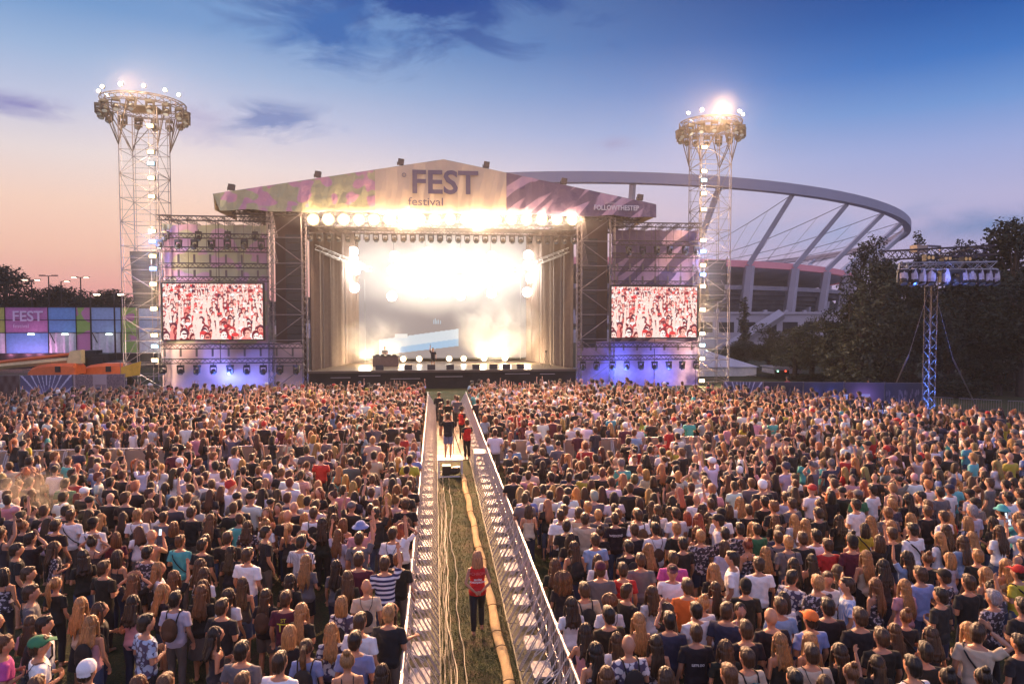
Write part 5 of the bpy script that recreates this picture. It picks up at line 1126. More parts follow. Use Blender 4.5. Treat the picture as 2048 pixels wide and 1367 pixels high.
def tree_template(kind, seed):
    g = random.Random(seed); leaf = MB(); tk = MB(); B_ = []
    if kind == 'broad':
        tk.path([(0, 0, 0), (.1, 0, 3), (0, .1, 6), (0, 0, 8.5)], [.38, .3, .2, .08], 7)
        for i in range(30): a = g.uniform(0, 6.28); r_ = g.uniform(.6, 3.6); z = g.uniform(2.6, 9.4); r_ *= 1 - abs(z - 5.6) / 6.5; B_.append((V3((r_ * math.cos(a), r_ * math.sin(a), z)), g.uniform(.7, 1.5)))
    elif kind == 'poplar':
        tk.path([(0, 0, 0), (0, 0, 5), (0, 0, 10)], [.25, .16, .05], 6)
        for i in range(26): z = .9 + 9.4 * i / 26; a = g.uniform(0, 6.28); r_ = g.uniform(.1, .9) * (1 - z / 13); B_.append((V3((r_ * math.cos(a), r_ * math.sin(a), z)), g.uniform(.5, .9) * (1.1 - z / 18)))
    elif kind == 'birch':
        tk.path([(0, 0, 0), (.15, 0, 4), (0, .1, 8), (.2, 0, 11.5)], [.2, .15, .09, .03], 6)
        for i in range(34): z = g.uniform(3.2, 11.6); a = g.uniform(0, 6.28); r_ = g.uniform(.3, 2.4) * (1.25 - z / 12); B_.append((V3((r_ * math.cos(a), r_ * math.sin(a), z)), g.uniform(.35, .75)))
    else:
        tk.path([(0, 0, 0), (0, 0, 1.5)], [.12, .05], 6)
        for i in range(16): a = g.uniform(0, 6.28); r_ = g.uniform(.2, 1.9); z = g.uniform(.5, 3.4); B_.append((V3((r_ * math.cos(a), r_ * math.sin(a), z)), g.uniform(.5, 1.0)))
    for c, r_ in B_:
        z0 = min(c.z - .2, max(.5, c.z * .55)); tk.path([(0, 0, z0), (c.x * .5, c.y * .5, (z0 + c.z) / 2 + .2), c], [.09, .05, .015], 4)
        n = int(190 * r_ ** 1.6 * (1.5 if kind == 'birch' else 1))
        for i in range(n):
            v = V3((g.gauss(0, 1), g.gauss(0, 1), g.gauss(0, 1))).normalized() * r_ * g.uniform(.5, 1.12) ** .8; v.z *= 1.5 if kind == 'birch' else .85
            if kind == 'birch' and v.z < 0: v.x *= .55; v.y *= .55; v.z *= 1.3
            p = c + v; u = V3((g.gauss(0, 1), g.gauss(0, 1), g.gauss(0, .6))).normalized(); w = u.cross(V3((g.gauss(0, 1), g.gauss(0, 1), g.gauss(0, 1)))).normalized(); s = g.uniform(.09, .2) * (.8 if kind == 'birch' else 1)
            leaf.add([p - u * s, p + w * s * .6, p + u * s * 1.1, p - w * s * .6], [(0, 1, 2, 3)])
    return tk.mesh('trunk'), leaf.mesh('crown')
TT = {}
def tree(kind, loc, s, rz, label, m=None, group=None, sz=None, var=0):
    key = (kind, var)
    if key not in TT:
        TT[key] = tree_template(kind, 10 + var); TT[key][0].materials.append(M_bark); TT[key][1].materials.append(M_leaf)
    r = empty({'broad': 'tree', 'poplar': 'poplar_tree', 'birch': 'birch_tree', 'shrub': 'shrub'}[kind], loc, rz, label, 'tree' if kind != 'shrub' else 'shrub', group); r.scale = (s, s, sz or s)
    a = bpy.data.objects.new('trunk', TT[key][0]); COL.objects.link(a); a.parent = r; c = bpy.data.objects.new('crown', TT[key][1]); COL.objects.link(c); c.parent = r
    if m: c.material_slots[0].link = 'OBJECT'; c.material_slots[0].material = m
    return r
def zfix(px, ytop, Y, tall): return (at(px, ytop, Y).z) / tall
TRL = [('birch', 1722, 483, 62, 1.0), ('birch', 1757, 470, 66, 1.05), ('birch', 1838, 457, 72, .95), ('broad', 1700, 560, 60, .8), ('broad', 1765, 520, 58, 1.15), ('broad', 1830, 530, 62, 1.25), ('broad', 1905, 500, 64, 1.3), ('broad', 1975, 505, 60, 1.3), ('broad', 2035, 440, 56, 1.3),
       ('poplar', 1490, 590, 84, 1.1), ('poplar', 1725, 560, 54, 1.2), ('poplar', 1770, 560, 53, 1.3), ('broad', 1625, 638, 68, .8), ('broad', 1540, 650, 76, .8), ('broad', 1590, 655, 66, .8), ('broad', 1665, 640, 62, .8), ('broad', 1480, 680, 80, .7), ('birch', 1545, 668, 72, .6), ('broad', 1870, 560, 56, 1.1), ('broad', 1950, 560, 55, 1.1), ('broad', 2050, 560, 50, 1.1), ('birch', 1935, 478, 66, 1.0), ('poplar', 1700, 600, 62, 1.4), ('broad', 2110, 470, 60, 1.2), ('poplar', 1690, 640, 56, 1.2), ('broad', 1800, 600, 52, .9), ('broad', 1905, 600, 52, .9), ('broad', 2000, 600, 51, .9)]
KN = {'broad': ('broad dark tree', 10.), 'poplar': ('narrow poplar tree', 10.6), 'birch': ('drooping birch tree', 12.4)}
TRS = sorted(TRL, key=lambda t_: t_[1])
for i, (k, px, yt, Y, s) in enumerate(TRS):
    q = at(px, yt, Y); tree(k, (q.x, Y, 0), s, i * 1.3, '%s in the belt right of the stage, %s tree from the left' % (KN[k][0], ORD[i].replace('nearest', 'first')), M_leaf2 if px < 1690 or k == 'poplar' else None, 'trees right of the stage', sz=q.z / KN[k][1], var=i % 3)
for i, (px, yt, Y, s) in enumerate(((1955, 740, 52, .8), (1990, 745, 54, .8), (1660, 745, 62, .8), (1540, 750, 68, .8), (1620, 745, 64, .9), (1720, 735, 56, 1.0), (1785, 740, 54, 1.0), (1915, 745, 50, .9))):
    q = at(px, yt, Y); tree('shrub', (q.x, Y, 0), s * 1.3, i, 'dark low bush under the trees on the right, %s from the left' % ORD[i].replace('nearest', 'first'), None, 'bushes on the right', sz=q.z / 4.0)
LT = [(-40, 545, 104, 1.5), (12, 533, 104, 1.5), (48, 560, 102, 1.1), (84, 580, 104, 1.2), (122, 572, 106, 1.3), (160, 582, 110, 1.2), (200, 575, 108, 1.4), (238, 586, 112, 1.3), (280, 600, 112, 1.2), (1470, 632, 104, 1.0)]
for i, (px, yt, Y, s) in enumerate(LT[:-1]):
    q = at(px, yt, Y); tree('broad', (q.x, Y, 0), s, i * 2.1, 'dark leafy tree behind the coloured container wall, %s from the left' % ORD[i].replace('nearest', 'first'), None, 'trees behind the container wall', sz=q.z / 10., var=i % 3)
# far woods closing the horizon
fw = MB(); g = random.Random(3)
for i in range(9000):
    px = g.uniform(-700, 2900); Y = 460 + g.uniform(-20, 20); d_ = ray(px, 627); x = d_.x / d_.y * Y; h = 10 + 5 * math.sin(px * .013) + 3 * math.sin(px * .05 + 1); z = h * math.sqrt(g.random()); u = V3((g.gauss(0, 1), g.gauss(0, 1), g.gauss(0, 1))).normalized(); w = u.cross(V3((0, .3, 1))).normalized(); p = V3((x, Y, z)); fw.add([p - u * 4, p + w * 3, p + u * 4, p - w * 3], [(0, 1, 2, 3)])
tag(fw.build('far_wood', M_leaf), 'far dark line of woods on the horizon', 'wood', None, 'stuff')
# street lamps over the trees on the left
for i, (px, py) in enumerate(((63, 560), (97, 552), (122, 563), (161, 555), (180, 589), (228, 589))):
    Y = 100 if i < 4 else 86; q = at(px, py, Y); r = empty('street_lamp', (q.x, Y, 0), 0, 'tall street lamp over the trees on the left, %s from the left' % ORD[i].replace('nearest', 'first'), 'lamp', 'street lamps on the left')
    m_ = MB(); m_.path([(0, 0, 0), (0, 0, q.z)], [.12, .07], 6); m_.build('pole', M_dark, r)
    for s in ((-1, 1) if i in (0, 1, 3) else (1,)):
        m_ = MB(); m_.tube((0, 0, q.z), (s * .8, 0, q.z + .1), .05, 4); m_.box((s * .8, 0, q.z + .08), (.7, .3, .15)); m_.build('head', M_dark, r)
        if i != 1: m_ = MB(); m_.box((s * .8, -.1, q.z + .0), (.55, .3, .1)); m_.build('lit_glass', E_['w'] if i in (4, 5) else emat('street_light', (1, .85, .6), 5), r)
# ---------------------------------------------------------------- coloured container wall of the second stage
Yc = 90; cw = empty('container_wall', (X(120, Yc), Yc, 0), 0, 'long two-storey wall of pink, blue and green printed panels on the left', 'wall'); cx0 = X(120, Yc)
zt, zm, zb2 = Z(120, 614, Yc), Z(120, 665, Yc), Z(120, 706, Yc)
PC = {'y': mat('yellow_green_panel', (.4, .42, .1), .8), 'p': mat('pink_panel', (.44, .17, .38), .8, bump=.5, bscale=2), 'b': mat('blue_panel', (.13, .3, .6), .8, bump=.5, bscale=2), 'l': mat('pale_blue_panel', (.27, .38, .62), .8, bump=.5, bscale=2), 'g': blobs('blob_panel', (.5, .2, .36), (.26, .42, .1), .5, .5), 'w': mat('white_curtain', (.6, .6, .66), .85, bump=1., bscale=1.2)}
top_ = [(-60, 10, 'y'), (10, 96, 'p'), (96, 152, 'b'), (152, 182, 'g'), (182, 242, 'l'), (242, 276, 'g'), (276, 345, 'l')]
bot_ = [(-60, 10, 'w'), (10, 96, 'b'), (96, 152, 'w'), (152, 182, 'g'), (182, 239, 'w'), (242, 276, 'g'), (276, 345, 'w')]
for rows_, za, zc in ((top_, zt, zm), (bot_, zm - .03, zb2)):
    for a, b_, c in rows_:
        m_ = MB(); xa, xb = X(a, Yc) + .03, X(b_, Yc) - .03; nx_ = 10; vs = []
        for j in range(2):
            for k in range(nx_ + 1): vs.append((xa + (xb - xa) * k / nx_ - cx0, (-.12 * math.sin(k * 2.4) if c == 'w' else 0), [zc, za][j]))
        n = len(vs); m_.add(vs + [(x, y + .08, z) for x, y, z in vs], [(k, k + 1, nx_ + 2 + k, nx_ + 1 + k) for k in range(nx_)] + [(n + nx_ + 1 + k, n + nx_ + 2 + k, n + k + 1, n + k) for k in range(nx_)]); m_.build('panel', PC[c], cw)
m_ = MB(); m_.box((0, 3, zt / 2 - .2), (X(345, Yc) - X(-60, Yc), 5.6, zt - .3)); m_.box((0, -.8, zb2 / 2), (X(345, Yc) - X(-60, Yc), 1.2, zb2)); m_.build('core', M_blackcloth, cw)
m_ = MB()
for a, b_, c in top_: 
    m_.tube((X(a, Yc) - cx0, -.06, 0), (X(a, Yc) - cx0, -.06, zt), .05, 4)
for z in (zt, (zt + zm) / 2, zm, zb2): m_.tube((X(-60, Yc) - cx0, -.08, z), (X(345, Yc) - cx0, -.08, z), .04, 4)
for a in (100, 185): m_.tube((X(a, Yc) - cx0, -.2, zm), (X(a + 10, Yc) - cx0, -.2, (zm + zb2) / 2), .06, 4)
m_.build('frame', M_dark, cw)
MW = lambda q, r: Matrix.Translation((q.x - r.location.x, q.y - r.location.y, q.z)) @ Matrix.Rotation(R(90), 4, 'X')
M_pl = mat('pale_print', (.62, .5, .68), .8, var=.05)
text('FEST', 'lettering', 1.75, M_pl, cw, MW(at(55, 633, Yc - .12), cw), .02, .03, 1.0); text('festival', 'lettering', .66, M_pl, cw, MW(at(42, 652, Yc - .12), cw), .02)
for px in (62, 130, 218):
    q = at(px, 668, Yc - .9); m_ = MB(); m_.box((0, 0, 0), (.7, .15, .2)); o = m_.build('wall_lamp', emat('cold_lamp', (.8, 1, .9), 4)); o.location = q; tag(o, 'small lit lamp on the container wall %s' % {62: 'over the blue panel', 130: 'beside the middle white curtain', 218: 'beside the right white curtain'}[px], 'lamp')
for px in (20, 55, 78): point(at(px, 706, Yc - 1.6), 130, (1, .35, .7), .2)
# boom lifts
M_or = mat('orange_paint', (.65, .13, .03), .4, var=.1); M_crm = mat('cream_paint', (.55, .42, .22), .45)
def lift(px, Y, label, boom=True):
    r = empty('boom_lift', (X(px, Y), Y, 0), 0, label, 'lift'); zt_ = Z(px, 724, Y)
    m_ = MB(); rg = []
    for x, h, w in ((-2.0, .25, .8), (-1.7, .6, .95), (-1.1, .85, 1), (-.2, .98, 1), (.9, 1.0, 1), (1.75, .98, 1), (1.9, .8, .95)): rg.append([(x, -w, zt_ - 1.05), (x, -w, zt_ - 1.05 + h * .75), (x, -w * .7, zt_ - 1.05 + h), (x, w * .7, zt_ - 1.05 + h), (x, w, zt_ - 1.05 + h * .75), (x, w, zt_ - 1.05)])
    m_.rings(rg); m_.build('hood', M_or, r); m_ = MB(); m_.box((.55, -1.02, zt_ - .55), (.45, .06, .5)); m_.build('vent', M_dark, r)
    m_ = MB(); m_.box((0, 0, zt_ - 1.35), (3.4, 1.9, .6)); m_.build('chassis', M_dark, r)
    for sx_ in (-1.3, 1.3):
        for sy in (-1, 1): m_ = MB(); m_.cyl((sx_, sy * 1.0, .5), .5, .4, 20, 'y'); m_.build('wheel', M_rubber, r)
    if boom:
        m_ = MB(); m_.path([(1.7, -.2, zt_ + .25), (-9, -.2, zt_ - .7)], .26, 4); m_.build('boom', M_crm, r); m_ = MB(); m_.path([(1.5, -.2, zt_ + .75), (-6, -.2, zt_ - .1)], .14, 4); m_.build('upper_boom', M_or, r); m_ = MB(); m_.prism([(1.0, -.5, zt_ - .1), (2.2, -.5, zt_ - .1), (2.2, -.5, zt_ + 1.1), (1.3, -.5, zt_ + 1.0)], (0, .7, 0)); m_.build('boom_head', M_crm, r)
    return r
lift(112, 64, 'orange boom lift with a cream boom behind the left fence'); lift(212, 66, 'second orange boom lift partly hidden by the left tower', False)
mm = MB()
for i in range(14): x = X(165 + i * 6, 76); h = rnd.uniform(1.0, 2.9); mm.box((x, 76 + rnd.uniform(-1, 1), h / 2), (1.2, 1.5, h))
o = mm.build('stage_cases', M_dark); tag(o, 'dark heap of stage cases before the container wall', 'cases', None, 'stuff')
# ---------------------------------------------------------------- printed fences
def picmat(name, fn, nx=90, nz=24):
    return fn
def fence(A, B_, h, n, pics, label, name='fence_banner'):
    A = V3(A); B_ = V3(B_)
    for i in range(n):
        a, b_ = A.lerp(B_, i / n), A.lerp(B_, (i + 1) / n); d_ = b_ - a; L_ = d_.length; r = empty('fence_panel', a, math.atan2(d_.y, d_.x), label[i], 'fence', None)
        nx, nz = 96, 26; xs = np.linspace(.04, L_ - .04, nx + 1); zs = np.linspace(.08, h, nz + 1); gx, gz = np.meshgrid(xs, zs); gy = .03 * np.sin(gx * 5) * np.sin(gz * 2)
        V_ = np.stack([gx, gy, gz], -1).reshape(-1, 3); ii, jj = np.meshgrid(np.arange(nx), np.arange(nz)); q = (jj * (nx + 1) + ii).ravel(); me = bpy.data.meshes.new('banner'); me.from_pydata(V_.tolist(), [], np.stack([q, q + 1, q + nx + 2, q + nx + 1], 1).tolist())
        c = pics[i](nx, nz).reshape(-1, 3); ca_ = me.color_attributes.new('col', 'FLOAT_COLOR', 'CORNER'); cc = np.ones((len(c), 4, 4), np.float32); cc[:, :, :3] = c[:, None, :]; ca_.data.foreach_set('color', cc.ravel()); me.materials.append(M_print)
        o = bpy.data.objects.new('banner', me); COL.objects.link(o); o.parent = r
        m_ = MB()
        for x in (0.02, L_ - .02): m_.tube((x, .06, 0), (x, .06, h + .05), .025, 5)
        m_.tube((0, .06, h), (L_, .06, h), .02, 5); m_.build('frame', M_galv, r)
M_print = attrmat('printed_mesh')
def g01(nx, nz): yy, xx = np.mgrid[0:nz, 0:nx]; return (xx + .5) / nx, (yy + .5) / nz
def pic_rays(nx, nz):
    u, v = g01(nx, nz); im = np.ones((nz, nx, 3)) * np.array([.10, .09, .17]); a = np.arctan2(v + .12, (u - .5) * 3.4); r_ = np.hypot(v + .12, (u - .5) * 3.4); k = (np.abs(((a / math.pi * 13) % 1) - .5) < .10) & (r_ > .35); im += np.exp(-((v - .15) ** 2) * 9 - ((u - .5) ** 2) * 4)[:, :, None] * np.array([.12, .08, .2]); im[k] = (.5, .48, .62); return im
def pic_field(nx, nz):
    u, v = g01(nx, nz); im = np.ones((nz, nx, 3)) * np.array([.42, .3, .3]); g = np.random.default_rng(2); n_ = g.random((nz, nx, 1)); m_ = ((np.abs(u - .2) < .17) | (np.abs(u - .82) < .17)) & (v > .2); im[m_] = (np.array([.2, .13, .14]) * (.6 + .9 * n_))[m_]; m_ = (np.abs(u - .52) < .1) & (v > .25) & (v < .6); im[m_] = (.26, .17, .18); im[v < .2] = (np.array([.2, .14, .13]) * (.6 + .8 * n_))[v < .2]; return im
def pic_brown(nx, nz): u, v = g01(nx, nz); return np.ones((nz, nx, 3)) * np.array([.09, .05, .045]) + (.03 * np.sin(u * 40) * np.sin(v * 9))[:, :, None]
def pic_blue(nx, nz):
    u, v = g01(nx, nz); im = np.ones((nz, nx, 3)) * np.array([.04, .04, .075])
    for c in (.3, .68): im += np.exp(-((u - c) ** 2) * 90 - ((v - .5) ** 2) * 14)[:, :, None] * np.array([.10, .16, .55]) * (.6 + .5 * np.sin(u * 160 + v * 30)[:, :, None])
    m_ = (np.abs(u - .5) < .015) & (v > .3) & (v < .75); im[m_] = (.015, .015, .03); return im
def pic_pink(nx, nz):
    u, v = g01(nx, nz); im = np.ones((nz, nx, 3)) * np.array([.07, .045, .075]); k = np.exp(-((u - .5) ** 2) * 14 - ((v - .5) ** 2) * 8)[:, :, None]; im += k * np.array([.4, .2, .34]); m_ = (np.abs(v - .55) < .05) & (np.abs(u - .5) < .16); im[m_] = (.75, .6, .7); return im
def pic_dark(nx, nz):
    u, v = g01(nx, nz); g = np.random.default_rng(4); im = np.ones((nz, nx, 3)) * np.array([.035, .03, .045])
    for i in range(60): cx, cy_ = g.random(), g.random() * .7; m_ = ((u - cx) / .018) ** 2 + ((v - cy_) / .1) ** 2 < 1; im[m_] = np.array([.13, .1, .13]) * g.uniform(.4, 1.3)
    return im
fA, fB = gr(-70, 752, 2.05), gr(250, 748, 2.05)
fence((fA.x, fA.y, 0), (fB.x, fB.y, 0), 2.05, 3, (pic_brown, pic_rays, pic_field), ('plain dark brown fence banner at the far left', 'fence banner printed with white rays on blue, far left', 'fence banner printed with a sepia field scene beside the left tower'))
fA, fB = gr(1447, 763, 2.05), gr(1852, 766, 2.05)
fence((fA.x, fA.y, 0), (fB.x, fB.y, 0), 2.05, 5, (pic_rays, pic_dark, pic_blue, pic_pink, pic_dark), ('fence banner printed with white rays, beside the right tower', 'dark fence banner right of the rays banner', 'dark fence banner with two blue bursts', 'fence banner with a glowing pink stage picture', 'dark fence banner printed with small figures by the blue truss mast'))
# police barriers on the right
def rail_barrier(L_=2.3, h=1.1):
    r = empty('crowd_barrier'); m_ = MB(); m_.path([(0, 0, .12), (0, 0, h), (L_, 0, h), (L_, 0, .12), (0, 0, .12)], .02, 5); m_.build('frame', M_galv, r)
    m_ = MB()
    for i in range(1, 17): m_.tube((L_ * i / 17, 0, .12), (L_ * i / 17, 0, h), .008, 4)
    m_.build('bars', M_galv, r)
    for x in (.25, L_ - .25): m_ = MB(); m_.path([(x, -.28, 0), (x, -.1, .14), (x, .1, .14), (x, .28, 0)], .016, 4); m_.build('foot', M_galv, r)
    return r
a_, b_ = gr(1655, 783, 1.1), gr(2120, 806, 1.1); d_ = b_ - a_; nb = int(d_.length / 2.38); RB = None
for i in range(nb):
    if RB is None: RB = rail_barrier(); o = RB
    else: o = copy_tree(RB)
    p = a_ + d_ * (i / nb); o.location = (p.x, p.y, 0); o.rotation_euler = (0, 0, math.atan2(d_.y, d_.x)); tag(o, 'grey railed crowd barrier on the grass at the right, %s from the left' % ORD[i].replace('nearest', 'first'), 'barrier', 'railed barriers on the right')
# tent, box trailer, toilets
Yt = 70; q0, q1 = at(1372, 735, Yt), at(1513, 733, Yt); tn = empty('tent', ((q0.x + q1.x) / 2, Yt, 0), 0, 'white marquee tent behind the right lighting tower', 'tent'); w = (q1.x - q0.x) / 2; zw = q1.z; za = Z(1404, 698, Yt)
m_ = MB(); m_.box((0, 3, zw / 2), (2 * w, 6, zw)); m_.build('wall', M_white, tn); m_ = MB(); m_.rings([[(-w - .2, -.2, zw), (w + .2, -.2, zw), (w + .2, 6.2, zw), (-w - .2, 6.2, zw)], [(-w * .5, 2.6, za), (-w * .4, 2.6, za), (-w * .4, 3.4, za), (-w * .5, 3.4, za)]]); m_.build('roof', mat('tent_roof', (.66, .62, .68), .6, var=.06, scale=.4), tn)
Yb = 66; q0, q1 = at(1546, 737, Yb), at(1603, 764, Yb); bt = empty('box_trailer', ((q0.x + q1.x) / 2, Yb, 0), 0, 'pale box trailer with an open dark hatch under the trees', 'trailer'); w = q1.x - q0.x
m_ = MB(); m_.box((0, 1.2, q0.z / 2 + .3), (w, 2.4, q0.z - .6)); m_.box((-.25 * w, 1.2, q0.z + .12), (w * .55, 2.9, .1)); m_.build('body', mat('grey_box', (.4, .38, .42), .6), bt); m_ = MB(); m_.box((-.2 * w, -.03, q0.z * .55), (w * .5, .1, q0.z * .6)); m_.build('hatch', M_dark, bt)
for x, c_ in ((-.35, (.4, 1, .7)), (-.08, (1, .1, .05))): m_ = MB(); m_.box((x * w, -.12, q0.z * .78), (.14, .08, .14)); m_.build('light', emat('trailer_light', c_, 3), bt)
for i, x in enumerate((-w * .3, w * .3)): m_ = MB(); m_.cyl((x, .2, .4), .4, .25, 16, 'y'); m_.build('wheel', M_rubber, bt)
PT = None; M_teal = mat('teal_plastic', (.02, .14, .2), .5); M_tw = mat('white_plastic', (.6, .6, .66), .4)
for i, (px, Y) in enumerate(((1990, 58), (2013, 57), (2042, 56))):
    if PT is None:
        PT = empty('portable_toilet'); m_ = MB(); m_.box((0, .55, 1.1), (1.1, 1.1, 2.1)); m_.build('body', M_teal, PT); m_ = MB(); m_.box((0, -.03, 1.05), (.8, .06, 1.9)); dr = m_.build('door', M_tw, PT); m_ = MB(); m_.box((.28, -.08, 1.05), (.05, .05, .2)); m_.build('handle', M_black, dr)
        m_ = MB(); m_.path([(0, -.06, 2.17), (0, 1.15, 2.17)], .62, 12, .28); m_.build('roof', M_tw, PT); m_ = MB(); m_.box((0, -.07, 1.55), (.34, .02, .3)); m_.build('sticker', M_dark, dr); o = PT
    else: o = copy_tree(PT)
    o.location = (X(px, Y), Y, 0); o.rotation_euler = (0, 0, .1); tag(o, 'teal and white portable toilet at the right edge, %s from the left' % ORD[i].replace('nearest', 'first'), 'toilet', 'portable toilets')
# ---------------------------------------------------------------- delay mast with a truss head, washed in blue
q = gr(1856, 852); mx, my = q.x, q.y; dm = empty('delay_mast', (mx, my, 0), R(12), 'black and silver truss mast with a wide lamp-hung head, blue-lit base', 'tower', None)
zz_ = lambda py: at(1856, py, my).z
M_brn = mat('weathered_truss', (.11, .075, .05), .45, .5)
m_ = MB(); m_.truss((0, 0, 0), (0, 0, zz_(548)), .46, .03, .018, .45, (1, 0, 0)); m_.build('mast', M_brn, dm)
S = lambda px: (px - 1856) / 1365.3 * my * 1.12
for (xa, ya, za, xb, yb_, zb_, m0) in ((1758, .5, 512, 1900, -2.6, 506, M_truss), (1900, -2.6, 506, 1958, 1.8, 508, M_truss), (1758, .5, 512, 1950, 2.4, 496, M_truss)):
    m_ = MB(); m_.truss((S(xa), ya, zz_(za)), (S(xb), yb_, zz_(zb_)), .5, .035, .022); m_.build('head_truss', m0, dm)
for (xa, ya, xb, yb_) in ((1775, -.3, 1950, -1.6), (1775, -.3, 1860, 2.2), (1860, 2.2, 1950, -1.6)):
    m_ = MB(); m_.truss((S(xa), ya, zz_(535)), (S(xb), yb_, zz_(532)), .42, .035, .022); m_.build('lower_truss', M_alu, dm)
m_ = MB(); m_.box((S(1820), 0, zz_(499)), (.75, .5, .42)); m_.build('cabinet', mat('tan_cabinet', (.4, .3, .22), .6), dm); m_ = MB(); m_.path([(S(1842), 0, zz_(503)), (S(1842), 0, zz_(492)), (S(1876), 0, zz_(492)), (S(1876), 0, zz_(503))], .07, 5); m_.tube((S(1855), 0, zz_(503)), (S(1855), 0, zz_(493)), .04); m_.build('hoist_frame', M_galv, dm)
for px in (1800, 1842, 1892): m_ = MB(); m_.box((S(px), -1.2, zz_(520)), (.6, .3, .35)); m_.build('twin_lamp', M_black, dm); m_ = MB(); [m_.cyl((S(px) + s * .15, -1.37, zz_(520)), .1, .03, 12, 'y') for s in (-1, 1)]; m_.build('twin_lens', mat('amber_lens', (.3, .16, .06), .3, emit=(1, .6, .25), es=.25), dm)
for s, px, py, pb in ((-1, 1818, 708, (1778, 798)), (1, 1905, 715, (1952, 812))):
    A_ = at(px, py, my + .4); Bp = gr(*pb); m_ = MB(); m_.path([V3((Bp.x, Bp.y, 0)), V3((Bp.x, Bp.y, 0)).lerp(A_, .96), A_], [.05, .05, .015], 6); m_.tube(A_, (mx, my, zz_(560)), .012, 4); o = m_.build('guy_strut', M_galv); o.parent = dm; o.matrix_parent_inverse = (Matrix.Translation((mx, my, 0)) @ Matrix.Rotation(R(12), 4, 'Z')).inverted()
heads([(Matrix.Translation((mx, my, 0)) @ Matrix.Rotation(R(12), 4, 'Z')) @ V3((S(px), yy, zz_(541))) for px, yy in ((1772, -.3), (1790, -.5), (1806, -.6), (1822, -.8), (1838, .9), (1850, -1), (1868, -1.1), (1885, -1.2), (1903, -1.3), (1920, -1.4), (1936, -1.5), (1952, -1.6))], 'moving head wrapped in a pale rain cover under the mast head, %s from the left', 'covered moving heads on the mast', scale=1.35)
cvm = None
M_cov = mat('clear_rain_cover', (.5, .44, .55), .3, var=.2, scale=6, bump=1., bscale=14)
for i, (px, yy) in enumerate(((1772, -.3), (1790, -.5), (1806, -.6), (1822, -.8), (1850, -1), (1885, -1.2), (1903, -1.3), (1920, -1.4), (1936, -1.5), (1952, -1.6))):
    if cvm is None: c_ = MB(); c_.path([(0, 0, .05), (0, 0, -.25), (.03, 0, -.5), (0, -.02, -.7)], [.16, .26, .3, .24], 9); cvm = c_.mesh('rain_cover'); cvm.materials.append(M_cov)
    o = bpy.data.objects.new('rain_cover', cvm); COL.objects.link(o); o.location = (Matrix.Translation((mx, my, 0)) @ Matrix.Rotation(R(12), 4, 'Z')) @ V3((S(px), yy - .05, zz_(541))); o.scale = (.95, .8, 1 + .1 * (i % 3)); o.rotation_euler = (0, 0, i * 1.1); tag(o, 'crumpled pale plastic cover on a lamp of the mast, %s from the left' % ORD[i].replace('nearest', 'first'), 'cover', 'rain covers on the mast')
for k_ in range(8): point((mx, my, .4 + k_ * .85), 130 - 14 * k_, (.06, .18, 1), .08)
for s_ in (-.5, .5): point((mx + s_, my - .7, 1.9), 14, (.08, .2, 1), .08)
point((mx, my - 2, zz_(556)), 60, (.2, .3, 1), .2)
# ================================================================ barriers along the aisle
M_bar = mat('barrier_aluminium', (.62, .56, .54), .4, .45, var=.12, scale=6); M_step = mat('step_plate', (.6, .55, .52), .5, .2, var=.12, scale=5, bump=.4, bscale=60); M_tan = mat('tan_barrier_sheet', (.42, .31, .24), .6, .3, var=.1, scale=2)
def stage_barrier():
    r = empty('stage_barrier'); m_ = MB(); m_.tube((0, 0.01, 1.17), (0, .99, 1.17), .028, 8)
    for y in (.03, .97): m_.tube((0, y, 0), (0, y, 1.15), .022, 6)
    for k in range(1, 5): m_.tube((0, .03 + .94 * k / 5, .1), (0, .03 + .94 * k / 5, 1.1), .009, 4)
    m_.tube((0, .03, .1), (0, .97, .1), .015, 5); m_.tube((0, .03, .62), (0, .97, .62), .012, 5); m_.build('fence_frame', M_bar, r)
    for y in (.04, .34, .66, .96): m_ = MB(); m_.tube((.02, y, 1.1), (.6, y, .03), .013, 5); m_.tube((.02, y, .55), (.3, y, .32), .01, 4) if y in (.04, .96) else None; m_.build('brace', M_bar, r)
    m_ = MB(); m_.box((.24, .5, .31), (.36, .56, .03)); m_.build('step', M_step, r)
    m_ = MB(); m_.box((.31, .5, .02), (.6, .98, .012)); m_.box((.6, .5, .045), (.03, .98, .05)); m_.build('base_plate', mat('worn_base_plate', (.16, .15, .1), .7, .2, var=.4, scale=6), r); return r
SB = None
nb_ = 39
for side, x, rz in (('left', -.54, 0), ('right', 2.12, math.pi)):
    for i in range(nb_):
        if SB is None: SB = stage_barrier(); o = SB
        else: o = copy_tree(SB)
        y = 9.4 + i * 1.0
        if 28.9 < y < 29.9 and False: continue
        o.location = (x, y + (1 if rz else 0), 0); o.rotation_euler = (0, 0, rz + rnd.uniform(-.008, .008)); tag(o, 'silver stepped crowd barrier on the %s of the aisle, %s from the camera' % (side, ORD[i].replace('nearest', 'first')), 'barrier', 'stepped barriers along the aisle')
def cross_barrier():
    r = empty('cross_barrier'); m_ = MB(); m_.tube((0.01, 0, 1.17), (1.09, 0, 1.17), .03, 8); m_.tube((.03, 0, 0), (.03, 0, 1.15), .025, 6); m_.tube((1.07, 0, 0), (1.07, 0, 1.15), .025, 6); m_.build('frame', M_bar, r)
    m_ = MB(); m_.box((.55, .02, .6), (1.02, .01, 1.04)); m_.build('sheet', M_tan, r)
    for x in (.04, 1.06): m_ = MB(); m_.tube((x, -.03, 1.1), (x, -.6, .04), .022, 5); m_.build('brace', M_bar, r)
    m_ = MB(); m_.box((.55, -.3, .31), (.6, .4, .03)); m_.build('step', M_step, r); return r
CB = None
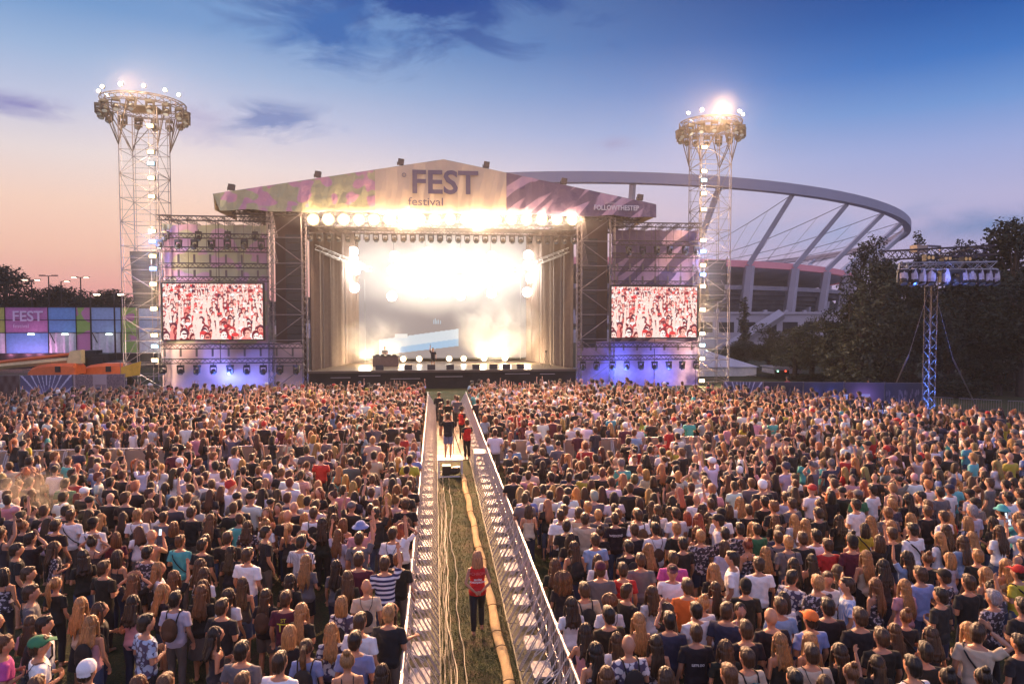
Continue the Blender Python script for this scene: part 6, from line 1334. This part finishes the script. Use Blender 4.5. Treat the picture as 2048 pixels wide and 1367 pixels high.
for side, xs in (('left', [-1.75 - i * 1.1 for i in range(19)]), ('right', [2.25 + i * 1.1 for i in range(21)])):
    for i, x in enumerate(xs):
        if CB is None: CB = cross_barrier(); o = CB
        else: o = copy_tree(CB)
        o.location = (x, BARX, 0); tag(o, 'tan sheeted crowd barrier crossing the %s crowd, %s from the aisle' % (side, ORD[i].replace('nearest', 'first')), 'barrier', 'cross barriers in the crowd')
# deck of the aisle, duct, cables
m_ = MB(); 
for i in range(12): m_.box((.75, 31.6 + i * 1.25, .03), (1.4, 1.22, .04))
tag(m_.build('plywood_track', mat('plywood', (.26, .18, .11), .6, var=.2, scale=3)), kind='structure')
m_ = MB(); pts = []; P0, P1 = gr(1025, 1380, .1), V3((1.08, 27.8, .1))
for i in range(60): t_ = i / 59; p = P0.lerp(P1, t_); pts.append((p.x + .02 * math.sin(i * .7), 9 + (P1.y - 9) * t_, .085))
m_.path(pts, [.1 + .007 * math.sin(i * 1.6) for i in range(60)], 10, .65)
dc = m_.build('cable_duct', mat('hessian_wrap', (.55, .38, .17), .85, var=.15, scale=4, bump=.8, bscale=50), None, True); tag(dc, 'yellow-brown fabric wrapped cable duct along the right side of the aisle', 'cable duct')
m_ = MB()
for i in (2, 4, 7, 9, 13, 15, 19, 24, 28, 31, 37, 42, 49, 55): p = V3(pts[i]); m_.path([p + V3((.135 * math.cos(a), .0, .1 * math.sin(a))) for a in [math.pi * k / 8 for k in range(9)]], .009, 4)
m_.build('binding', mat('brown_tape', (.2, .12, .05), .7), dc)
M_cb = mat('pale_cable', (.3, .25, .16), .5); M_cd = mat('dark_cable', (.05, .045, .03), .5)
for i in range(11):
    ph, am, f_ = rnd.uniform(0, 6), rnd.uniform(.015, .05), rnd.uniform(.5, 1.1); x0_ = .1 + .022 * i; big = i in (8, 10); pts = []
    for k in range(110): y = 9 + 19.5 * k / 109; pts.append((x0_ + am * math.sin(y * f_ + ph) + (.07 * math.sin(y * .9 + ph) * math.sin(y * .37) + (.16 if i > 9 else 0) if big or i > 9 else 0) + .012 * math.sin(y * 5 + i), y, .02 + .008 * (i % 3)))
    m_ = MB(); m_.path(pts, .016 if big else .006, 5); o = m_.build('cable', M_cb if i % 5 else M_cd); tag(o, '%s cable lying along the left of the aisle, %s from the left barrier' % ('thick pale' if big else 'thin pale' if i % 5 else 'thin dark', ORD[i].replace('nearest', 'first')), 'cable', 'cables along the aisle')
# camera platform and side table
def plat(loc, w, d_, h, label):
    r = empty('platform', loc, 0, label, 'platform'); m_ = MB(); m_.box((0, 0, h - .03), (w, d_, .06)); m_.build('top', M_step, r)
    for sx_ in (-1, 1):
        for sy in (-1, 1): m_ = MB(); m_.tube((sx_ * (w / 2 - .04), sy * (d_ / 2 - .04), 0), (sx_ * (w / 2 - .04), sy * (d_ / 2 - .04), h - .06), .035, 6); m_.build('leg', M_white, r)
    m_ = MB(); m_.path([(-w / 2 + .04, -d_ / 2 + .04, .05), (w / 2 - .04, -d_ / 2 + .04, .05), (w / 2 - .04, d_ / 2 - .04, .05), (-w / 2 + .04, d_ / 2 - .04, .05)], .03, 5); m_.build('base_frame', M_white, r); return r
plat((.58, 28.2, 0), 1.02, 1.0, .75, 'white camera platform standing in the middle of the aisle'); plat((2.0, 28.6, 0), .8, .9, .9, 'empty white table beside the right aisle barrier')
m_ = MB(); m_.box((-.15, 0, .2), (.35, .5, .34)); m_.ell((.15, -.05, .16), (.28, .25, .16), 12, 8); m_.box((.3, 0, .25), (.2, .3, .12)); o = m_.build('equipment_heap', M_black); o.location = (.58, 28.2, .05); tag(o, 'black bags and cases heaped under the camera platform', 'bags', None, 'stuff')
cmn = person((.5, 28.25, .75), R(-4), 1.8, 'm', 'b', 's', 'K', ('phone', 'phone'), 'person in black T-shirt and blue-grey shorts operating a camera on the platform', bkind='short', bottom=(.14, .15, .24))
tripod((.72, 28.55, .75), R(-4), 'camera on a tripod on the white aisle platform', .85)
AP = [(878, 845, 'm', 'K', 'long', 'person in black jacket and dark trousers farthest left in the aisle', 1.85, 0, 'long'), (882, 872, 'm', 'K', 'short', 'person in black top and shorts stepping sideways in the aisle', 1.82, -70, None), (896, 862, 'm', 'K', 'short', 'person in black T-shirt bending over equipment in the aisle', 1.76, 0, None), (915, 856, 'm', 'G', 'long', 'person in dark grey T-shirt with back to camera in the aisle', 1.86, 0, None), (911, 846, 'f', 'L', 'long', 'person in pale top farthest right in the aisle', 1.7, 0, None)]
for px, py, sex, tp, bk_, lb, h, rz, sk_ in AP:
    q = gr(px, py); person((q.x, q.y, 0), R(rz), h, sex, 'b', 's', tp, ('front', 'front'), lb, None, bkind=bk_, bottom=(.02, .02, .025), shirtkind=sk_)
M_vest = (.5, .012, .012)
def steward(px, py, rz, pose, label, hat=None, hc='b', hs='s', legs='stand', sex='m', h=1.78, tee=True):
    q = gr(px, py); o = person((q.x, q.y, 0), R(rz), h, sex, hc, hs, 'K' if tee else 'S', pose, label, 'stewards in red vests', hatc=hat, bottom=(.01, .01, .012), legs=legs, shirtkind='tee' if tee else 'strap'); v = child('vest', get('shirt', sex, pose[0], pose[1], 'vest'), o, M_vest); return o
steward(924, 881, -50, ('front', 'front'), 'person in red vest and dark hat, the farther of two stewards by the platform', (.02, .02, .02), hs='h'); steward(934, 917, 30, ('front', 'front'), 'person in red vest and black trousers, the nearer of two stewards by the platform')
st = steward(955, 1262, 2, ('behind', 'behind'), 'person in lettered red vest walking up the aisle, hands clasped behind back', hc='o', hs='m', legs='walk', sex='f', h=1.68, tee=False)
st['label'] = 'person in lettered red vest walking up the aisle, hands clasped behind back'
back_text(st, 'OCHRONA', .085, 1.33, mat('faded_print', (.62, .12, .12), .7), 1., ry=.15); back_text(st, 'SŁUŻBA', .05, 1.2, M_inkw, 1., ry=.15); back_text(st, 'PORZĄDKOWA', .05, 1.145, M_inkw, 1., ry=.15)
for o in list(st.children):
    if o.name.startswith('hair'): o.color = (.36, .17, .08, 1)
# people at the edges of the field
for px, py, sex, tp, lb in ((17, 801, 'm', 'Y', 'person in hi-vis yellow top by the far left fence'), (1574, 800, 'm', 'R', 'person in red top standing before the right fence'), (1738, 812, 'f', 'S', 'person in strappy top standing above the crowd before the right fence')):
    q = gr(px, py); person((q.x, q.y, 0), R(rnd.uniform(-30, 30)), 1.8 if px != 1738 else 1.9, sex, 'd', 's' if sex == 'm' else 'p', tp, ('front', 'front'), lb)

# yellow flag by the left tower, puff of smoke in the left crowd
q = gr(262, 792); yf = empty('flag', (q.x, q.y, 0), 0, 'yellow flag held up at the foot of the left lighting tower', 'flag'); m_ = MB(); m_.tube((-.75, 0, 0), (-.75, 0, 2.9), .02, 5); m_.build('pole', M_galv, yf)
m_ = MB(); n_ = 9; up_ = [(-.75 + 1.6 * k / n_, .08 * math.sin(k * 1.1), 2.35 + .5 * k / n_) for k in range(n_ + 1)]; lo_ = [(-.75 + 1.5 * k / n_, .08 * math.sin(k * 1.1 + .5), 1.5 + .25 * k / n_) for k in range(n_ + 1)]
vs = up_ + lo_; n2 = len(vs); N1 = n_ + 1; m_.add(vs + [(a, b + .01, c) for a, b, c in vs], [(k, N1 + k, N1 + k + 1, k + 1) for k in range(n_)] + [(n2 + k + 1, n2 + N1 + k + 1, n2 + N1 + k, n2 + k) for k in range(n_)]); m_.build('cloth', mat('yellow_flag_cloth', (.8, .45, .05), .8), yf)
q = gr(75, 985, 1.6); vol('smoke', (q.x - 1.5, q.y - .9, .9), (q.x + 1.3, q.y + .9, 2.3), .5, 'small puff of warm smoke over the heads at the far left', scale=.9, thr=.38, col=(1, .9, .75))
# ================================================================ air full of stage smoke
hz = MB(); hz.box((0, 0, 0), (1500, 900, 66)); m = bpy.data.materials.new('haze'); m.use_nodes = True; nt = m.node_tree; nt.nodes.clear(); o_ = nt.nodes.new('ShaderNodeOutputMaterial'); v = nt.nodes.new('ShaderNodeVolumePrincipled')
v.inputs['Color'].default_value = (.95, .92, .95, 1); v.inputs['Density'].default_value = HAZE; v.inputs['Anisotropy'].default_value = .0; nt.links.new(v.outputs[0], o_.inputs['Volume'])
m.cycles.homogeneous_volume = True if hasattr(m.cycles, 'homogeneous_volume') else None
o = hz.build('haze', m); o.location = (0, 240, 31.9); tag(o, 'thin haze over the whole field', 'haze', None, 'stuff')
